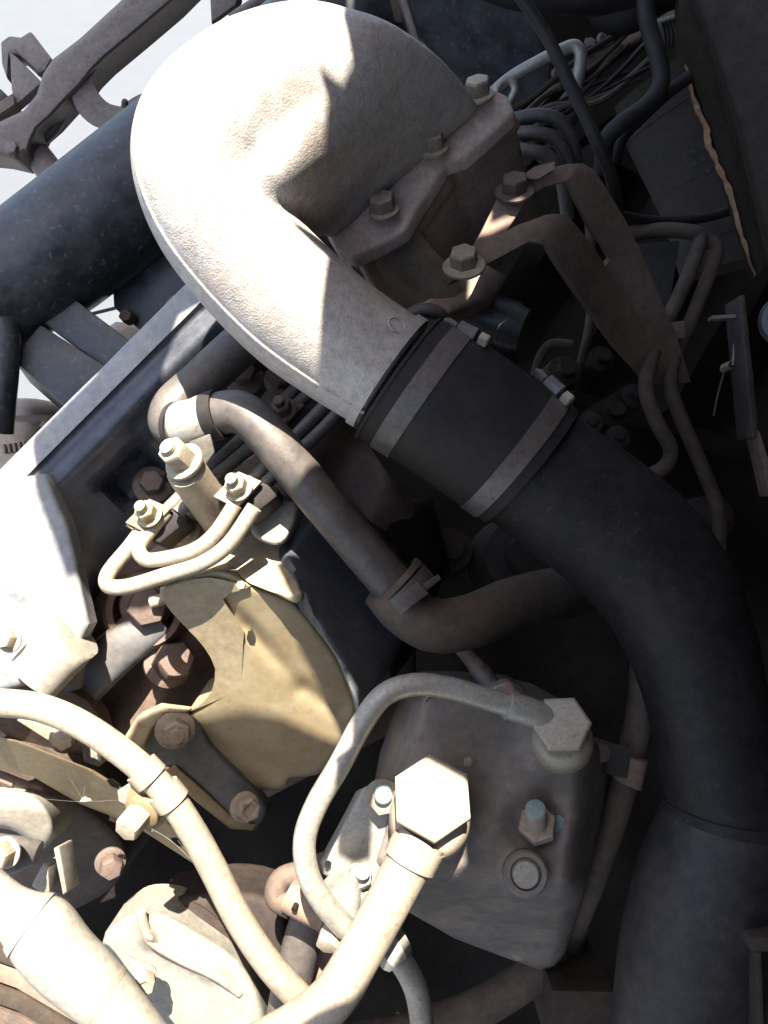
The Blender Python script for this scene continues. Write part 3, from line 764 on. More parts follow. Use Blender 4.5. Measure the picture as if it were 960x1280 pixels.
# stand-off post with its nut
po = thing('standoff_post', (270, 640, .65), 'sunlit cream stand-off post topped by a flanged nut', 'bolt post')
pa = (P(232, 588, .566) - P(276, 650, .628)).normalized()
plen = (P(232, 588, .566) - P(276, 650, .628)).length
revolve('post', (276, 650, .628), pa, [(m_px(25, .6), 0), (m_px(24, .6), plen * .9), (m_px(23, .6), plen)], M['brass'], po, seg=32)
pn = V(-.34, .45, .82)
bolt(po, 229, 576, .560, pn, 19, .016, M['brass'], washer=26, stud=(10, .006), rot=.2)
slab('side_web', [(236, 602), (262, 590), (272, 606), (272, 648), (258, 652)], lambda x, y: .598, FWD * .02, M['brass'], po, step=6, rpx=4, rd=.003)
bs = thing('cover_flange_strip', (235, 665, .66), 'rusty strip with small hex bolts between the line clamps', 'engine part')
slab('strip', [(186, 690), (215, 665), (262, 630), (290, 612), (300, 640), (262, 672), (212, 702)], lambda x, y: .645, FWD * .02, M['bracket'], bs, step=8, rpx=4, rd=.003)
bolt(bs, 230, 662, .640, V(-.1, .4, 1), 17, .016, M['brass'], washer=21, rot=.2)
bolt(bs, 247, 634, .638, V(-.1, .4, 1), 13, .012, M['bolt_yellow'], washer=17)

# ------------------------------------------------------------------ filter head: dark cast box with fittings
fh = thing('filter_housing', (620, 1050, .70), 'dark rounded cast housing with bolt heads on its top face', 'housing')
FH = [(518, 876), (535, 868), (580, 868), (640, 874), (692, 886), (728, 906), (752, 938), (758, 965), (754, 1010), (742, 1072), (724, 1140), (706, 1192), (694, 1208), (676, 1212), (640, 1200), (570, 1174), (500, 1134), (458, 1100), (462, 1050), (474, 985), (494, 925)]
def fhd(x, y):
    d = .598
    yb = 1098 + (x - 600) * .10
    d += .0013 * max(0, y - yb + 14) ** 1.0 * (1 if y > yb - 14 else 0) * min(1, max(0, (y - yb + 14) / 40))
    xr = 735 - (y - 900) * .12
    d += .0012 * max(0, x - xr + 12) * min(1, max(0, (x - xr + 12) / 30))
    xl = 512 - (y - 876) * .30
    d += .0008 * max(0, xl + 22 - x)
    r = math.hypot(x - 668, (y - 1028)); d += .010 * math.exp(-(r / 34.0) ** 4)          # well round the stud
    r = math.hypot(x - 706, y - 1040); d += .004 * math.exp(-(r / 30.0) ** 4)
    r = math.hypot(x - 657, y - 1092); d -= .006 * math.exp(-(r / 29.0) ** 6)             # boss of the plug
    r = math.hypot(x - 540, y - 1000); d -= .008 * math.exp(-(r / 62.0) ** 6)
    r = math.hypot(x - 700, y - 925); d -= .006 * math.exp(-(r / 46.0) ** 6)
    d += .0012 * math.sin(x * .045 + 1) * math.sin(y * .04)
    return d
slab('housing', FH, fhd, FWD * .09, M['filter'], fh, step=5, rpx=16, rd=.014, sharp=60)
bolt(fh, 672, 1034, .602, V(-.25, .9, 1), 25, .010, M['bolt'], stud=(13, .024), rot=.25, name='nut')
fst = P(672, 1034, .602) + V(-.25, .9, 1).normalized() * .0345
revolve('stud_paint', fst, V(-.25, .9, 1), [(m_px(12.3, .57), 0), (m_px(12.5, .57), .0008), (m_px(10, .57), .0014)], M['teal'], fh, seg=20)
slab('paint_dab', [(690, 1022), (700, 1018), (706, 1024), (704, 1034), (694, 1040), (689, 1034)], lambda x, y: fhd(x, y) - .0012, FWD * .0012, M['teal'], fh, step=4)
revolve('plug', P(657, 1092, .589), V(-.1, .35, 1), [(m_px(29, .59), -.006), (m_px(28, .59), .003), (m_px(25, .59), .0045), (m_px(19.5, .59), .0045), (m_px(18, .59), .001)], M['filter'], fh, seg=32)
revolve('plug_head', P(657, 1093, .588), V(-.1, .35, 1), [(m_px(16.5, .59), -.004), (m_px(16.5, .59), .0028), (m_px(15, .59), .0036)], M['zinc'], fh, seg=28)
slab('lower_chip', [(640, 1194), (650, 1193), (657, 1197), (652, 1201), (643, 1200)], lambda x, y: fhd(x, y) + .003, FWD * .003, M['brass'], fh, step=4)
slab('pale_chip', [(580, 948), (587, 946), (591, 952), (587, 958), (580, 957)], lambda x, y: fhd(x, y) - .001, FWD * .001, M['pale_cast'], fh, step=4)
revolve('screw_recess', P(541, 880, .603), V(0, .1, 1), [(m_px(14, .6), -.004), (m_px(13, .6), .002), (m_px(10, .6), .0025), (m_px(8, .6), .001)], M['filter'], fh, seg=24)

# silver banjo pipe
bp_ = thing('banjo_pipe', (480, 1000, .62), 'slim silver banjo pipe looping from the far bolt down to the fitting', 'pipe')
tube('pipe', [(680, 896, .572), (650, 886, .568), (600, 871, .563), (556, 859, .559), (516, 856, .555), (480, 869, .551), (452, 905, .548), (425, 955, .545), (396, 1005, .543), (381, 1048, .543), (385, 1092, .546), (404, 1128, .552), (432, 1160, .562)], 14.5, M['zinc'], bp_, n=8, seg=22)
tube('sleeve', [(634, 881, .5665), (660, 889, .5690), (690, 899, .5735)], 18, M['zinc'], bp_, n=2, seg=22)
ax1 = V(-.2, .46, 1)
revolve('banjo_ring', P(702, 926, .588), ax1, [(m_px(33, .58), -.024), (m_px(37, .58), -.018), (m_px(40, .58), -.004), (m_px(38, .58), .010), (m_px(34, .58), .016), (m_px(28, .58), .019)], M['brass'], bp_, seg=36)
bolt(bp_, 702, 908, .570, ax1, 36.5, .011, M['brass'], rot=.0, name='banjo_bolt')
# fat feed pipe with its big banjo bolt
fp = thing('feed_pipe', (470, 1160, .58), 'fat sunlit feed pipe hanging from the largest hex banjo bolt', 'pipe')
tube('pipe', [(528, 1048, .556, 32), (515, 1072, .553, 31), (505, 1090, .552, 29), (480, 1138, .549, 28), (448, 1195, .547, 28), (424, 1236, .548, 29), (400, 1262, .552, 29), (366, 1285, .558, 28), (320, 1310, .566, 28)], 30, M['brass'], fp, n=8, seg=28)
tube('neck_collar', [(524, 1053, .5545), (512, 1078, .5525)], 34.5, M['brass'], fp, n=2, seg=28)
ax2 = V(-.04, .54, 1)
revolve('banjo_ring', P(537, 1024, .576), ax2, [(m_px(44, .57), -.028), (m_px(49, .57), -.020), (m_px(52, .57), -.004), (m_px(50, .57), .012), (m_px(45, .57), .019), (m_px(38, .57), .022)], M['brass'], fp, seg=40)
bolt(fp, 540, 1000, .553, ax2, 52, .013, M['brass'], rot=math.pi / 2 + .03, name='banjo_bolt')
br = thing('branch_pipe', (515, 1240, .60), 'thin speckled green-grey pipe curving down behind the feed pipe', 'pipe')
tube('pipe', [(470, 1180, .575), (490, 1190, .578), (508, 1212, .582), (522, 1245, .587), (530, 1300, .592)], 15, M['zinc'], br, n=6, seg=20)
revolve('union', (484, 1178, .580), V(.5, -.6, .3), [(m_px(23, .58), -.012), (m_px(24, .58), 0), (m_px(22, .58), .012), (m_px(17, .58), .016)], M['zinc'], br, seg=6)

# grey valve body and its fittings
vb = thing('valve_plate', (440, 1060, .62), 'grey zinc valve plate bolted between the silver pipe and the housing', 'bracket')
slab('plate', [(452, 986), (466, 979), (492, 978), (506, 1000), (500, 1040), (488, 1085), (470, 1118), (440, 1120), (404, 1092), (402, 1078), (420, 1046)], lambda x, y: .598 + .00005 * (y - 980), V(-.15, -.4, -1) * .035, M['zinc'], vb, step=6, rpx=8, rd=.005)
bolt(vb, 478, 997, .592, V(.05, .0, 1), 17, .012, M['brass'], washer=23, rot=.2)
revolve('teal_bolt_cap', P(479, 993, .578), V(.05, .0, 1), [(m_px(11, .58), -.004), (m_px(11, .58), .003), (m_px(9, .58), .004)], M['teal'], vb, seg=24)
revolve('hole', P(410, 1081, .601), V(0, 0, 1), [(m_px(4, .6), -.002), (m_px(4, .6), .0008)], M['void'], vb, seg=14)
bolt(vb, 448, 1100, .582, V(.15, .6, .8), 16, .014, M['zinc'], rot=.4, stud=(9, .012), washer=20, name='fitting_nut')
loft('fitting', [(402, 1108, 452, 1085, .576, 1), (412, 1135, 452, 1122, .574, 1), (405, 1152, 446, 1162, .576, 1)], M['zinc'], vb, n=4, seg=24, power=2.6)
prism('clip_strap', [(440, 1112, .566), (462, 1122, .57), (474, 1136, .576), (466, 1146, .576), (448, 1130, .570)], FWD * .004, M['zinc'], vb, bevel=.001)
bolt(vb, 414, 1164, .572, V(-.2, -.5, .8), 15, .012, M['brass'], name='union_nut')

lp = thing('loop_hose', (370, 1120, .66), 'small grey rubber loop hose with a steel ferrule behind the valve plate', 'hose')
tube('hose', [(412, 1078, .63), (380, 1090, .63), (352, 1100, .628), (346, 1122, .625), (366, 1134, .62)], 15, M['hose_dusty'], lp, n=6, seg=20)
tube('ferrule', [(362, 1118, .616), (384, 1130, .612), (408, 1142, .61)], 22, M['bracket'], lp, n=3, seg=24)
for x, y in ((368, 1136), (402, 1120)):
    revolve('hole', P(x, y, .596), V(-.3, -.4, 1), [(.0022, -.004), (.0022, .0012)], M['void'], lp, seg=12)
dp = thing('drop_pipe', (370, 1230, .70), 'brown upright pipe dropping behind the feed pipe at the bottom', 'pipe')
tube('pipe', [(398, 1120, .66), (380, 1170, .665), (362, 1240, .672), (350, 1320, .68)], 24, M['pipe_tan'], dp, n=5, seg=22)
bk = thing('slotted_strip', (405, 1220, .70), 'rusty slotted steel strip beside the brown upright pipe', 'bracket')
slab('strip', [(412, 1150), (455, 1150), (440, 1210), (425, 1300), (378, 1300), (392, 1220)], lambda x, y: .69, FWD * .008, M['bracket'], bk, step=10, rpx=4, rd=.003)
slab('slot', [(424, 1176), (436, 1178), (428, 1212), (418, 1210)], lambda x, y: .6895, FWD * .0012, M['void'], bk, step=6)
bolt(bk, 400, 1238, .689, V(0, .2, 1), 14, .012, M['bolt_rust'], washer=20)

# dim hardware round the filter head
sb = thing('rear_banjo_fitting', (620, 880, .66), 'small banjo fitting with a pink paint mark behind the silver pipe', 'pipe fitting')
tube('pipe', [(560, 790, .68), (588, 822, .66), (606, 850, .65), (622, 872, .645)], 11, M['bracket'], sb, n=5, seg=18)
tube('sleeve', [(598, 838, .654), (618, 866, .646)], 14, M['steel_blue'], sb, n=2, seg=18)
revolve('ring', P(622, 892, .655), V(0, .05, 1), [(m_px(46, .65), -.02), (m_px(47, .65), -.004), (m_px(44, .65), .0), (m_px(25, .65), .002), (m_px(24, .65), .010)], M['steel_blue'], sb, seg=32)
bolt(sb, 626, 866, .638, V(.15, -.1, 1), 20, .012, M['zinc'], name='banjo_bolt')
prism('paint_mark', [(634, 854, .6245), (641, 856, .625), (642, 869, .6255), (633, 872, .6255)], FWD * .002, M['pink'], sb, bevel=0)
rp = thing('drain_pipe', (780, 1000, .72), 'dark brown pipe running down between the housing and the black pipe', 'pipe')
tube('pipe', [(806, 820, .70), (802, 880, .70), (788, 950, .70), (768, 1020, .705), (745, 1085, .72), (716, 1160, .78), (706, 1220, .95)], 18, M['hose_dusty'], rp, n=6, seg=20)
loft('strap', [(770, 938, 808, 950, .690, 1.0), (762, 968, 800, 985, .690, 1.0)], M['bracket'], rp, n=3, seg=24, power=3)
tg = thing('strap_tab', (755, 950, .68), 'grey steel tab joining the housing to the dark brown pipe', 'bracket')
prism('tab', [(742, 922, .655), (790, 938, .675), (784, 974, .675), (738, 962, .655)], FWD * .005, M['steel_blue'], tg, bevel=.001)
bolt(tg, 747, 938, .652, V(.2, 0, 1), 13, .010, M['bolt_rust'])
lh = thing('lower_hose', (600, 1250, .74), 'dark rubber hose bending under the housing at the bottom', 'hose')
tube('hose', [(430, 1304, .78), (500, 1292, .78), (570, 1272, .785), (630, 1242, .79), (680, 1200, .80), (720, 1120, .82)], 23, M['hose_dusty'], lh, n=6, seg=22)
lb = thing('lower_box', (730, 1270, .80), 'dark square casting at the bottom between hose and black pipe', 'engine part')
prism('casting', [(690, 1238, .74), (768, 1240, .74), (768, 1330, .74), (690, 1330, .74)], FWD * .10, M['plate_brown'], lb, bevel=.003)

# ------------------------------------------------------------------ lower left: breather pipe with saddle clip
bt = thing('breather_pipe', (200, 1010, .62), 'cream sunlit pipe arching from the left edge down to the bottom centre', 'pipe')
tube('pipe', [(-40, 878, .560), (10, 879, .560), (55, 886, .560), (105, 908, .560), (160, 946, .561), (205, 988, .565), (238, 1035, .570), (266, 1085, .576), (298, 1148, .583), (336, 1205, .59), (375, 1248, .60), (410, 1285, .61)], 17.5, M['brass'], bt, n=8, seg=24)
sc2 = thing('saddle_clip', (195, 1000, .60), 'yellow passivated saddle clip with one bolt on the arching cream pipe', 'clip')
for a, b in (((176, 959, .5622), (190, 973, .5634)), ((203, 986, .5648), (217, 1003, .5668))):
    tube('band', [a, b], 22, M['brass'], sc2, n=2, seg=28)
prism('saddle_plate', [(158, 990, .566), (176, 968, .562), (214, 1002, .566), (240, 1030, .575), (205, 1028, .574), (188, 1042, .572), (160, 1018, .568)], V(0, -.25, -1) * .005, M['yellow_steel'], sc2, bevel=.001)
prism('folded_lug', [(146, 988, .572), (162, 978, .566), (168, 988, .567), (160, 1008, .572), (148, 1002, .574)], V(.1, -.3, -1) * .012, M['zinc'], sc2, bevel=.001)
bolt(sc2, 176, 1016, .566, V(-.35, -.40, .85), 17, .018, M['brass'], washer=24, wmat=M['yellow_steel'], rot=.3)

sr = thing('slotted_rail', (130, 1000, .66), 'yellow-brown slotted steel rail slanting under the arching cream pipe', 'bracket')
slab('rail', [(-40, 915), (20, 925), (110, 960), (150, 985), (200, 1020), (262, 1075), (252, 1086), (215, 1062), (165, 1030), (100, 1005), (40, 970), (-40, 950)], lambda x, y: .60 + .0013 * (y - 925 - .52 * (x + 20)) + .0001 * x, V(0, -.45, -1) * .012, M['yellow_steel'], sr, step=8, rpx=4, rd=.003)
for x, y in ((142, 980), (222, 1053)):
    slab('slot', [(x - 9, y - 5), (x - 2, y - 6), (x + 8, y + 1), (x + 6, y + 6), (x - 3, y + 3)], lambda x, y: .60 + .0013 * (y - 925 - .52 * (x + 20)) + .0001 * x - .0008, FWD * .001, M['void'], sr, step=4)
prism('gusset', [(20, 900, .62), (64, 905, .62), (70, 932, .625)], FWD * .01, M['brass'], sr, bevel=.001)
bolt(sr, 82, 922, .615, V(.2, .1, 1), 14, .014, M['brass'], washer=20, rot=.5)
prism('post', [(96, 905, .63), (116, 905, .63), (124, 960, .64), (104, 952, .64)], FWD * .02, M['pale_cast'], sr, bevel=.002)

# alternator-like casting lower left
ac = thing('ribbed_casting', (80, 1060, .72), 'grey-brown casting with pale sunlit shoulder low at the left edge', 'engine part')
def acd(x, y): return .655 + .0005 * max(0, x - 60) + .0010 * max(0, y - 985)
slab('body', [(-60, 960), (20, 968), (70, 990), (110, 1010), (150, 1045), (158, 1075), (140, 1110), (85, 1140), (40, 1150), (-60, 1160)], acd, FWD * .10, M['hose_dusty'], ac, step=9, rpx=16, rd=.014, smooth=3)
slab('shoulder', [(-60, 985), (0, 985), (40, 992), (62, 1015), (68, 1042), (52, 1062), (20, 1040), (-10, 1036), (-60, 1050)], lambda x, y: .645 + .0004 * max(0, y - 1010), FWD * .04, M['pale_cast'], ac, step=6, rpx=10, rd=.01, smooth=3)
loft('nose', [(-30, 1080, -20, 1040, .63, .9), (10, 1092, 22, 1046, .635, .9), (44, 1080, 52, 1052, .645, .9)], M['steel_blue'], ac, n=4, seg=24)
bolt(ac, 6, 1066, .615, V(-.15, .1, 1), 17, .014, M['brass'], washer=20, cup=True)
prism('rib', [(66, 1060, .66), (74, 1058, .66), (84, 1115, .672), (78, 1120, .672)], V(0, -.2, -1) * .03, M['pale_cast'], ac, bevel=.002)
prism('rib', [(38, 1108, .665), (54, 1078, .662), (60, 1082, .662), (62, 1116, .668), (54, 1118, .668)], V(0, -.2, -1) * .03, M['pale_cast'], ac, bevel=.002)
bolt(ac, 138, 1078, .690, V(.4, -.1, 1), 14, .014, M['bolt_rust'], washer=19, rot=.3)

wp = thing('coolant_outlet_pipe', (90, 1200, .62), 'thick white-lit pipe slanting across the bottom left corner', 'pipe')
WP = [(-70, 1130, -30, 1066, .56, 1), (-8, 1158, 24, 1110, .562, 1), (26, 1202, 76, 1130, .565, 1), (57, 1236, 110, 1170, .568, 1), (95, 1266, 144, 1206, .572, 1), (135, 1302, 178, 1248, .577, 1), (175, 1350, 216, 1298, .582, 1)]
loft('tube', WP, M['pale_cast'], wp, n=8, seg=40)
band('bead', WP, .25, .285, M['pale_cast'], wp, 1.06)
band('joint_ring', WP, .70, .72, M['brass'], wp, 1.02)

em = thing('mount_casting', (220, 1210, .70), 'pale triangular mount casting with a raised rib near the bottom', 'engine part')
def emd(x, y):
    d = .66 + .00022 * (y - 1140)
    g, t = lin(x, y, 176, 1146, 186, 1172); d -= .010 * math.exp(-(g / 9.0) ** 2)
    g, t = lin(x, y, 186, 1172, 262, 1216); d -= .010 * math.exp(-(g / 9.0) ** 2)
    return d
slab('casting', [(128, 1178), (150, 1150), (172, 1140), (208, 1142), (240, 1160), (300, 1200), (330, 1260), (320, 1330), (180, 1330), (150, 1250)], emd, FWD * .05, M['pale_cast'], em, step=5, rpx=16, rd=.016, smooth=3, sharp=60)
slab('dark_web', [(196, 1128), (240, 1116), (300, 1110), (352, 1130), (360, 1190), (320, 1215), (262, 1190), (216, 1160)], lambda x, y: .70, FWD * .05, M['dark_block'], em, step=8, rpx=16, rd=.016, smooth=3, sharp=60)
tube('rib', [(176, 1140, .652), (181, 1160, .655), (192, 1178, .660), (226, 1198, .668), (268, 1218, .674), (300, 1240, .684)], 6.5, M['cast_brown'], em, n=6, seg=14)
prism('clip_tab', [(158, 1196, .635), (184, 1208, .635), (190, 1222, .636), (172, 1226, .636)], FWD * .004, M['zinc'], em, bevel=.001)
bolt(em, 179, 1222, .632, V(.35, -.15, 1), 14, .012, M['brass'], washer=17, cup=True, rot=.3)
fr = thing('lower_frame_strips', (40, 1240, .80), 'brown layered frame plates in the bottom left corner', 'chassis frame')
for k, (y0, m_) in enumerate(((1190, 'plate_brown'), (1215, 'bracket'), (1243, 'plate_brown'), (1272, 'hose_dusty'))):
    prism('plate', [(-60, y0 - 30, .84 + .01 * k), (30, y0, .84 + .01 * k), (150, y0 + 78, .86 + .01 * k), (150, y0 + 96, .86 + .01 * k), (20, y0 + 20, .84 + .01 * k), (-60, y0 - 8, .84 + .01 * k)], FWD * .02, M[m_], fr, bevel=.001)

# spider silk and a dry husk
for pts, r, lab in (([(186, 1034, .57), (215, 1052, .575), (245, 1082, .58), (280, 1132, .585)], .4, 'long spider thread from the saddle clip bolt to the arching pipe'),
               ([(104, 1000, .60), (70, 950, .60), (10, 905, .595)], .12, 'thin spider thread above the dry husk'),
               ([(104, 998, .60), (108, 965, .60), (110, 940, .59)], .12, 'short upright spider thread holding the dry husk'),
               ([(222, 1050, .577), (242, 1075, .58), (243, 1058, .575)], .2, 'tiny side thread off the long spider thread'),
               ([(48, 998, .60), (100, 1002, .60), (150, 1000, .59)], .12, 'faint spider thread running across the slotted rail')):
    tag(tube('spider_thread', pts, r, M['web'], None, n=6, seg=6), lab, 'spider thread', 'spider threads')
bm = bmesh.new()
for k in range(7):
    a = random.uniform(0, 6.28); L_ = random.uniform(5, 10)
    tube_bm([(108, 1000, .60, 2.6), (108 + L_ * .5 * math.cos(a), 1000 + L_ * .35 * math.sin(a) - 1, .598, 1.8), (108 + L_ * math.cos(a), 1000 + L_ * .5 * math.sin(a), .60, .5)], 2, 4, 8, bm)
tag(build('insect_husk', bm, M['husk']), 'dry straw-coloured insect husk caught in spider threads', 'insect husk')

# ------------------------------------------------------------------ upper left: chassis cross tube and beams
ct = thing('cross_tube', (120, 260, .90), 'fat black chassis cross tube slanting behind the elbow', 'chassis tube')
CT = [(-90, 348, -40, 500, .80, 1), (0, 274, 40, 425, .81, 1), (62, 226, 110, 382, .82, 1), (185, 130, 235, 285, .84, 1), (310, 35, 370, 180, .86, 1), (440, -70, 500, 75, .88, 1)]
loft('tube', CT, M['chassis'], ct, n=6, seg=44)
tube('upright', [(2, 380, .78), (4, 440, .78), (-4, 540, .79)], 20, M['chassis'], ct, n=4, seg=20)
bmz = thing('box_beam', (100, 440, .86), 'black box-section beam welded below the cross tube', 'chassis beam')
prism('upper_web', [(52, 402, .80), (86, 368, .80), (170, 432, .80), (140, 468, .80)], V(0, -.1, -1) * .05, M['chassis'], bmz, bevel=.003)
prism('lower_web', [(14, 448, .79), (50, 404, .795), (140, 462, .795), (88, 514, .79)], V(-.1, -.3, -1) * .05, M['chassis'], bmz, bevel=.004)
gp = thing('gusset_plate', (180, 370, .88), 'black bolted gusset plate showing between cross tube and rocker cover', 'chassis bracket')
prism('plate', [(140, 350, .86), (150, 318, .86), (235, 290, .86), (240, 350, .86), (180, 418, .86), (142, 384, .86)], FWD * .02, M['chassis'], gp, bevel=.002)
bolt(gp, 164, 399, .855, V(-.2, .1, 1), 9, .014, M['bolt_rust'])
prism('tab', [(202, 386, .84), (212, 370, .84), (222, 366, .84), (212, 386, .84)], FWD * .01, M['chassis_brown'], gp, bevel=.001)
tk = thing('expansion_tank', (20, 560, 1.0), 'dusty brown rounded tank with ridged moulding at the left edge', 'tank')
slab('body', [(-60, 520), (-20, 505), (20, 498), (55, 500), (80, 512), (70, 560), (20, 610), (-60, 640)], lambda x, y: .90 + ((x - 30) / 240) ** 2 + .00025 * max(0, y - 510), FWD * .1, M['tank'], tk, step=9, rpx=22, rd=.03, smooth=3)
band('rolled_rim', [(-50, 530, 82, 520, .885, .5), (-50, 536, 80, 528, .885, .5)], 0, 1, M['tank'], tk, 1.0)
for k in range(6):
    x = 2 + k * 6.4
    prism('moulded_tick', [(x, 556 - k * 1.0, .888), (x + 3, 555 - k, .888), (x + 5, 566 - k, .89), (x + 2, 567 - k, .89)], FWD * .012, M['tank'], tk, bevel=.0006)
tk2 = thing('rear_tank', (155, 415, 1.1), 'brown dusty rounded lid glimpsed beyond the gusset plate', 'tank')
slab('lid', [(130, 412), (145, 402), (165, 404), (190, 418), (180, 440), (140, 440)], lambda x, y: 1.05, FWD * .05, M['tank'], tk2, step=6, rpx=12, rd=.02)

# linkage arm and its clips against the bright yard
la = thing('linkage_arm', (60, 130, 1.05), 'brown weathered steel linkage arm crossing the top left corner', 'linkage arm')
LA = [(-40, 168), (0, 152), (30, 138), (46, 118), (54, 92), (66, 74), (100, 48), (150, 2), (190, -40), (260, -40), (220, 0), (180, 34), (132, 74), (116, 90), (102, 108), (84, 126), (64, 148), (48, 162), (40, 180), (36, 196), (26, 202), (0, 196), (-40, 192)]
slab('arm', LA, lambda x, y: .95, FWD * .035, M['chassis_brown'], la, step=6, rpx=9, rd=.012)
bolt(la, 16, 187, .950, V(-.1, .1, 1), 9, .006, M['chassis_brown'])
cl = thing('half_round_clip', (130, 140, 1.0), 'brown half-round strap clip hanging under the linkage arm', 'clip')
bm = bmesh.new()
cpts = [(88, 98), (89, 118), (96, 137), (108, 151), (124, 160), (140, 158), (152, 147), (168, 132), (183, 119)]
cin = [(124, 80), (117, 96), (119, 108), (126, 120), (136, 129), (146, 132), (152, 132), (166, 122), (179, 116)]
A = []
for (x, y), (x2, y2) in zip(crom(cpts, 4), crom(cin, 4)):
    A.append([P(x, y, .958), P(x2, y2, .962), P(x2, y2, .995), P(x, y, .99)])
rings(bm, A); build('strap', bm, M['chassis_brown'], cl, bevel=.0015)
revolve('rivet', (156, 130, .955), V(.3, .5, .7), [(.004, -.003), (.004, .002), (.003, .005), (.001, .006)], M['bolt_rust'], cl, seg=14)
sbk = thing('pressed_bracket', (35, 90, 1.05), 'folded brown pressed-steel bracket standing on the linkage arm', 'bracket')
bm = bmesh.new()
def face(*pp): bm.faces.new([bm.verts.new(P(*q)) for q in pp])
prism('web', [(12, 64, 1.0), (22, 72, .99), (48, 98, .98), (52, 103, .98), (18, 132, .98), (14, 110, .985)], V(.1, -.2, -1) * .012, M['chassis_brown'], sbk, bevel=.002)
prism('top_plate', [(0, 52, 1.01), (12, 44, 1.01), (26, 46, 1.0), (38, 38, 1.0), (64, 72, .99), (52, 94, .985), (20, 64, .99), (10, 66, 1.0), (8, 98, 1.0), (2, 80, 1.01)], V(.2, -.3, -1) * .02, M['chassis_brown'], sbk, bevel=.003)
prism('base_strip', [(-30, 145, .975), (16, 116, .975), (18, 130, .972), (-30, 162, .972)], V(0, -.3, -1) * .02, M['bracket'], sbk, bevel=.001)
prism('back_block', [(-30, 118, 1.02), (0, 110, 1.02), (10, 120, 1.02), (-30, 144, 1.02)], FWD * .05, M['chassis'], sbk, bevel=.002)
bolt(sbk, 51, 93, .972, V(.2, .5, 1), 5, .006, M['bolt_rust'])
for pts, nm, lab in (([(30, 175, 1.0), (50, 198, .99), (68, 222, .985), (90, 255, .98)], 'stub_post', 'short dark post dropping from the linkage arm to the cross tube'),
                     ([(50, 172, .99), (64, 158, .985), (76, 140, .985)], 'pivot_stub', 'rusty pivot stub under the linkage arm')):
    tag(tube(nm, pts, 17 if nm == 'stub_post' else 11, M['chassis_brown'], None, n=4, seg=18), lab, 'post')
tag(tube('brake_hose', [(196, 120, .93), (212, 98, .92), (228, 78, .92), (256, 52, .92), (300, 20, .92), (360, -20, .92)], 9, M['chassis_brown'], None, n=6, seg=16), 'purple-brown hose running along the cross tube above the elbow', 'hose')
ts = thing('top_stay', (275, 15, .95), 'short brown stay at the top edge above the elbow', 'bracket')
prism('stay', [(262, -12, .93), (300, -12, .93), (294, 6, .93), (264, 28, .93)], FWD * .02, M['chassis_brown'], ts, bevel=.002)

# ------------------------------------------------------------------ upper right: dim hardware
def one(name, o, lab, cat, group=None): return tag(o, lab, cat, group)
hs = thing('heat_shield', (600, 110, .85), 'dark upright shield plate rising behind the elbow', 'shield')
slab('plate', [(497, -20), (655, -20), (668, 30), (690, 90), (672, 200), (640, 235), (600, 140), (545, 75), (505, 20)], lambda x, y: .80 + .0003 * (x - 500), FWD * .02, M['chassis'], hs, step=14, rpx=5, rd=.004)
prism('edge_strip', [(494, -20, .79), (502, -20, .79), (530, 68, .80), (524, 74, .80)], FWD * .012, M['chassis_brown'], hs, bevel=.001)
tv = thing('top_beam', (430, 0, .95), 'dusty brown beam above the elbow at the top edge', 'chassis beam')
prism('beam', [(350, -40, .90), (500, -40, .90), (512, 30, .90), (470, 26, .90), (400, 8, .90), (356, 8, .90)], FWD * .08, M['chassis_brown'], tv, bevel=.004)
tvh = thing('overhead_hose', (720, 0, .75), 'thick black hose crossing the top edge at the right', 'hose')
tube('hose', [(600, -30, .74), (660, -12, .73), (730, -8, .72), (800, -6, .73), (860, -20, .74)], 24, M['rubber'], tvh, n=6, seg=22)
tvd = thing('drop_hose', (770, 20, .75), 'stubby black hose bulge under the overhead hose', 'hose')
tube('hose', [(742, -20, .74), (752, 8, .735), (772, 22, .735), (800, 14, .735), (830, -20, .74)], 20, M['rubber'], tvd, n=6, seg=20)
one('black_cable', tube('black_cable', [(640, -20, .66), (680, 40, .665), (715, 110, .67), (745, 175, .675), (765, 225, .69), (775, 290, .72)], 8, M['rubber'], None, seg=14), 'thin black cable slanting down from the top edge', 'cable')
cr = thing('cross_rail', (740, 120, .90), 'brown rail slanting under the bright gap at the top right', 'chassis rail')
prism('rail', [(640, 170, .86), (700, 110, .86), (770, 68, .85), (850, 20, .84), (880, 30, .84), (870, 70, .84), (790, 128, .85), (720, 180, .86), (690, 260, .87), (640, 240, .87)], FWD * .04, M['plate_brown'], cr, bevel=.003)
prism('upper_lip', [(640, 152, .845), (700, 92, .845), (772, 52, .84), (850, 6, .83), (856, 14, .83), (776, 64, .84), (704, 104, .845), (644, 164, .845)], FWD * .012, M['bracket'], cr, bevel=.001)
for k, (x, y) in enumerate(((735, 62), (757, 48), (700, 92))):
    bolt(cr, x, y, .835, V(0, .3, 1), 8, .010, M['bolt_rust'], washer=11)
one('silver_pipe', tube('silver_pipe', [(600, 132, .80), (635, 100, .79), (672, 78, .78), (704, 62, .775), (719, 58, .772), (726, 68, .772), (724, 90, .775), (720, 110, .785)], 8, M['zinc'], None, seg=14), 'silver pipe bent in a hairpin near the top right gap', 'pipe')
one('pale_loop_pipe', tube('pale_loop_pipe', [(618, 126, .74), (624, 106, .735), (636, 100, .733), (644, 110, .735), (636, 128, .74), (626, 134, .745)], 5, M['zinc'], None, seg=12), 'small pale pipe loop beside the top flange bolt', 'pipe')
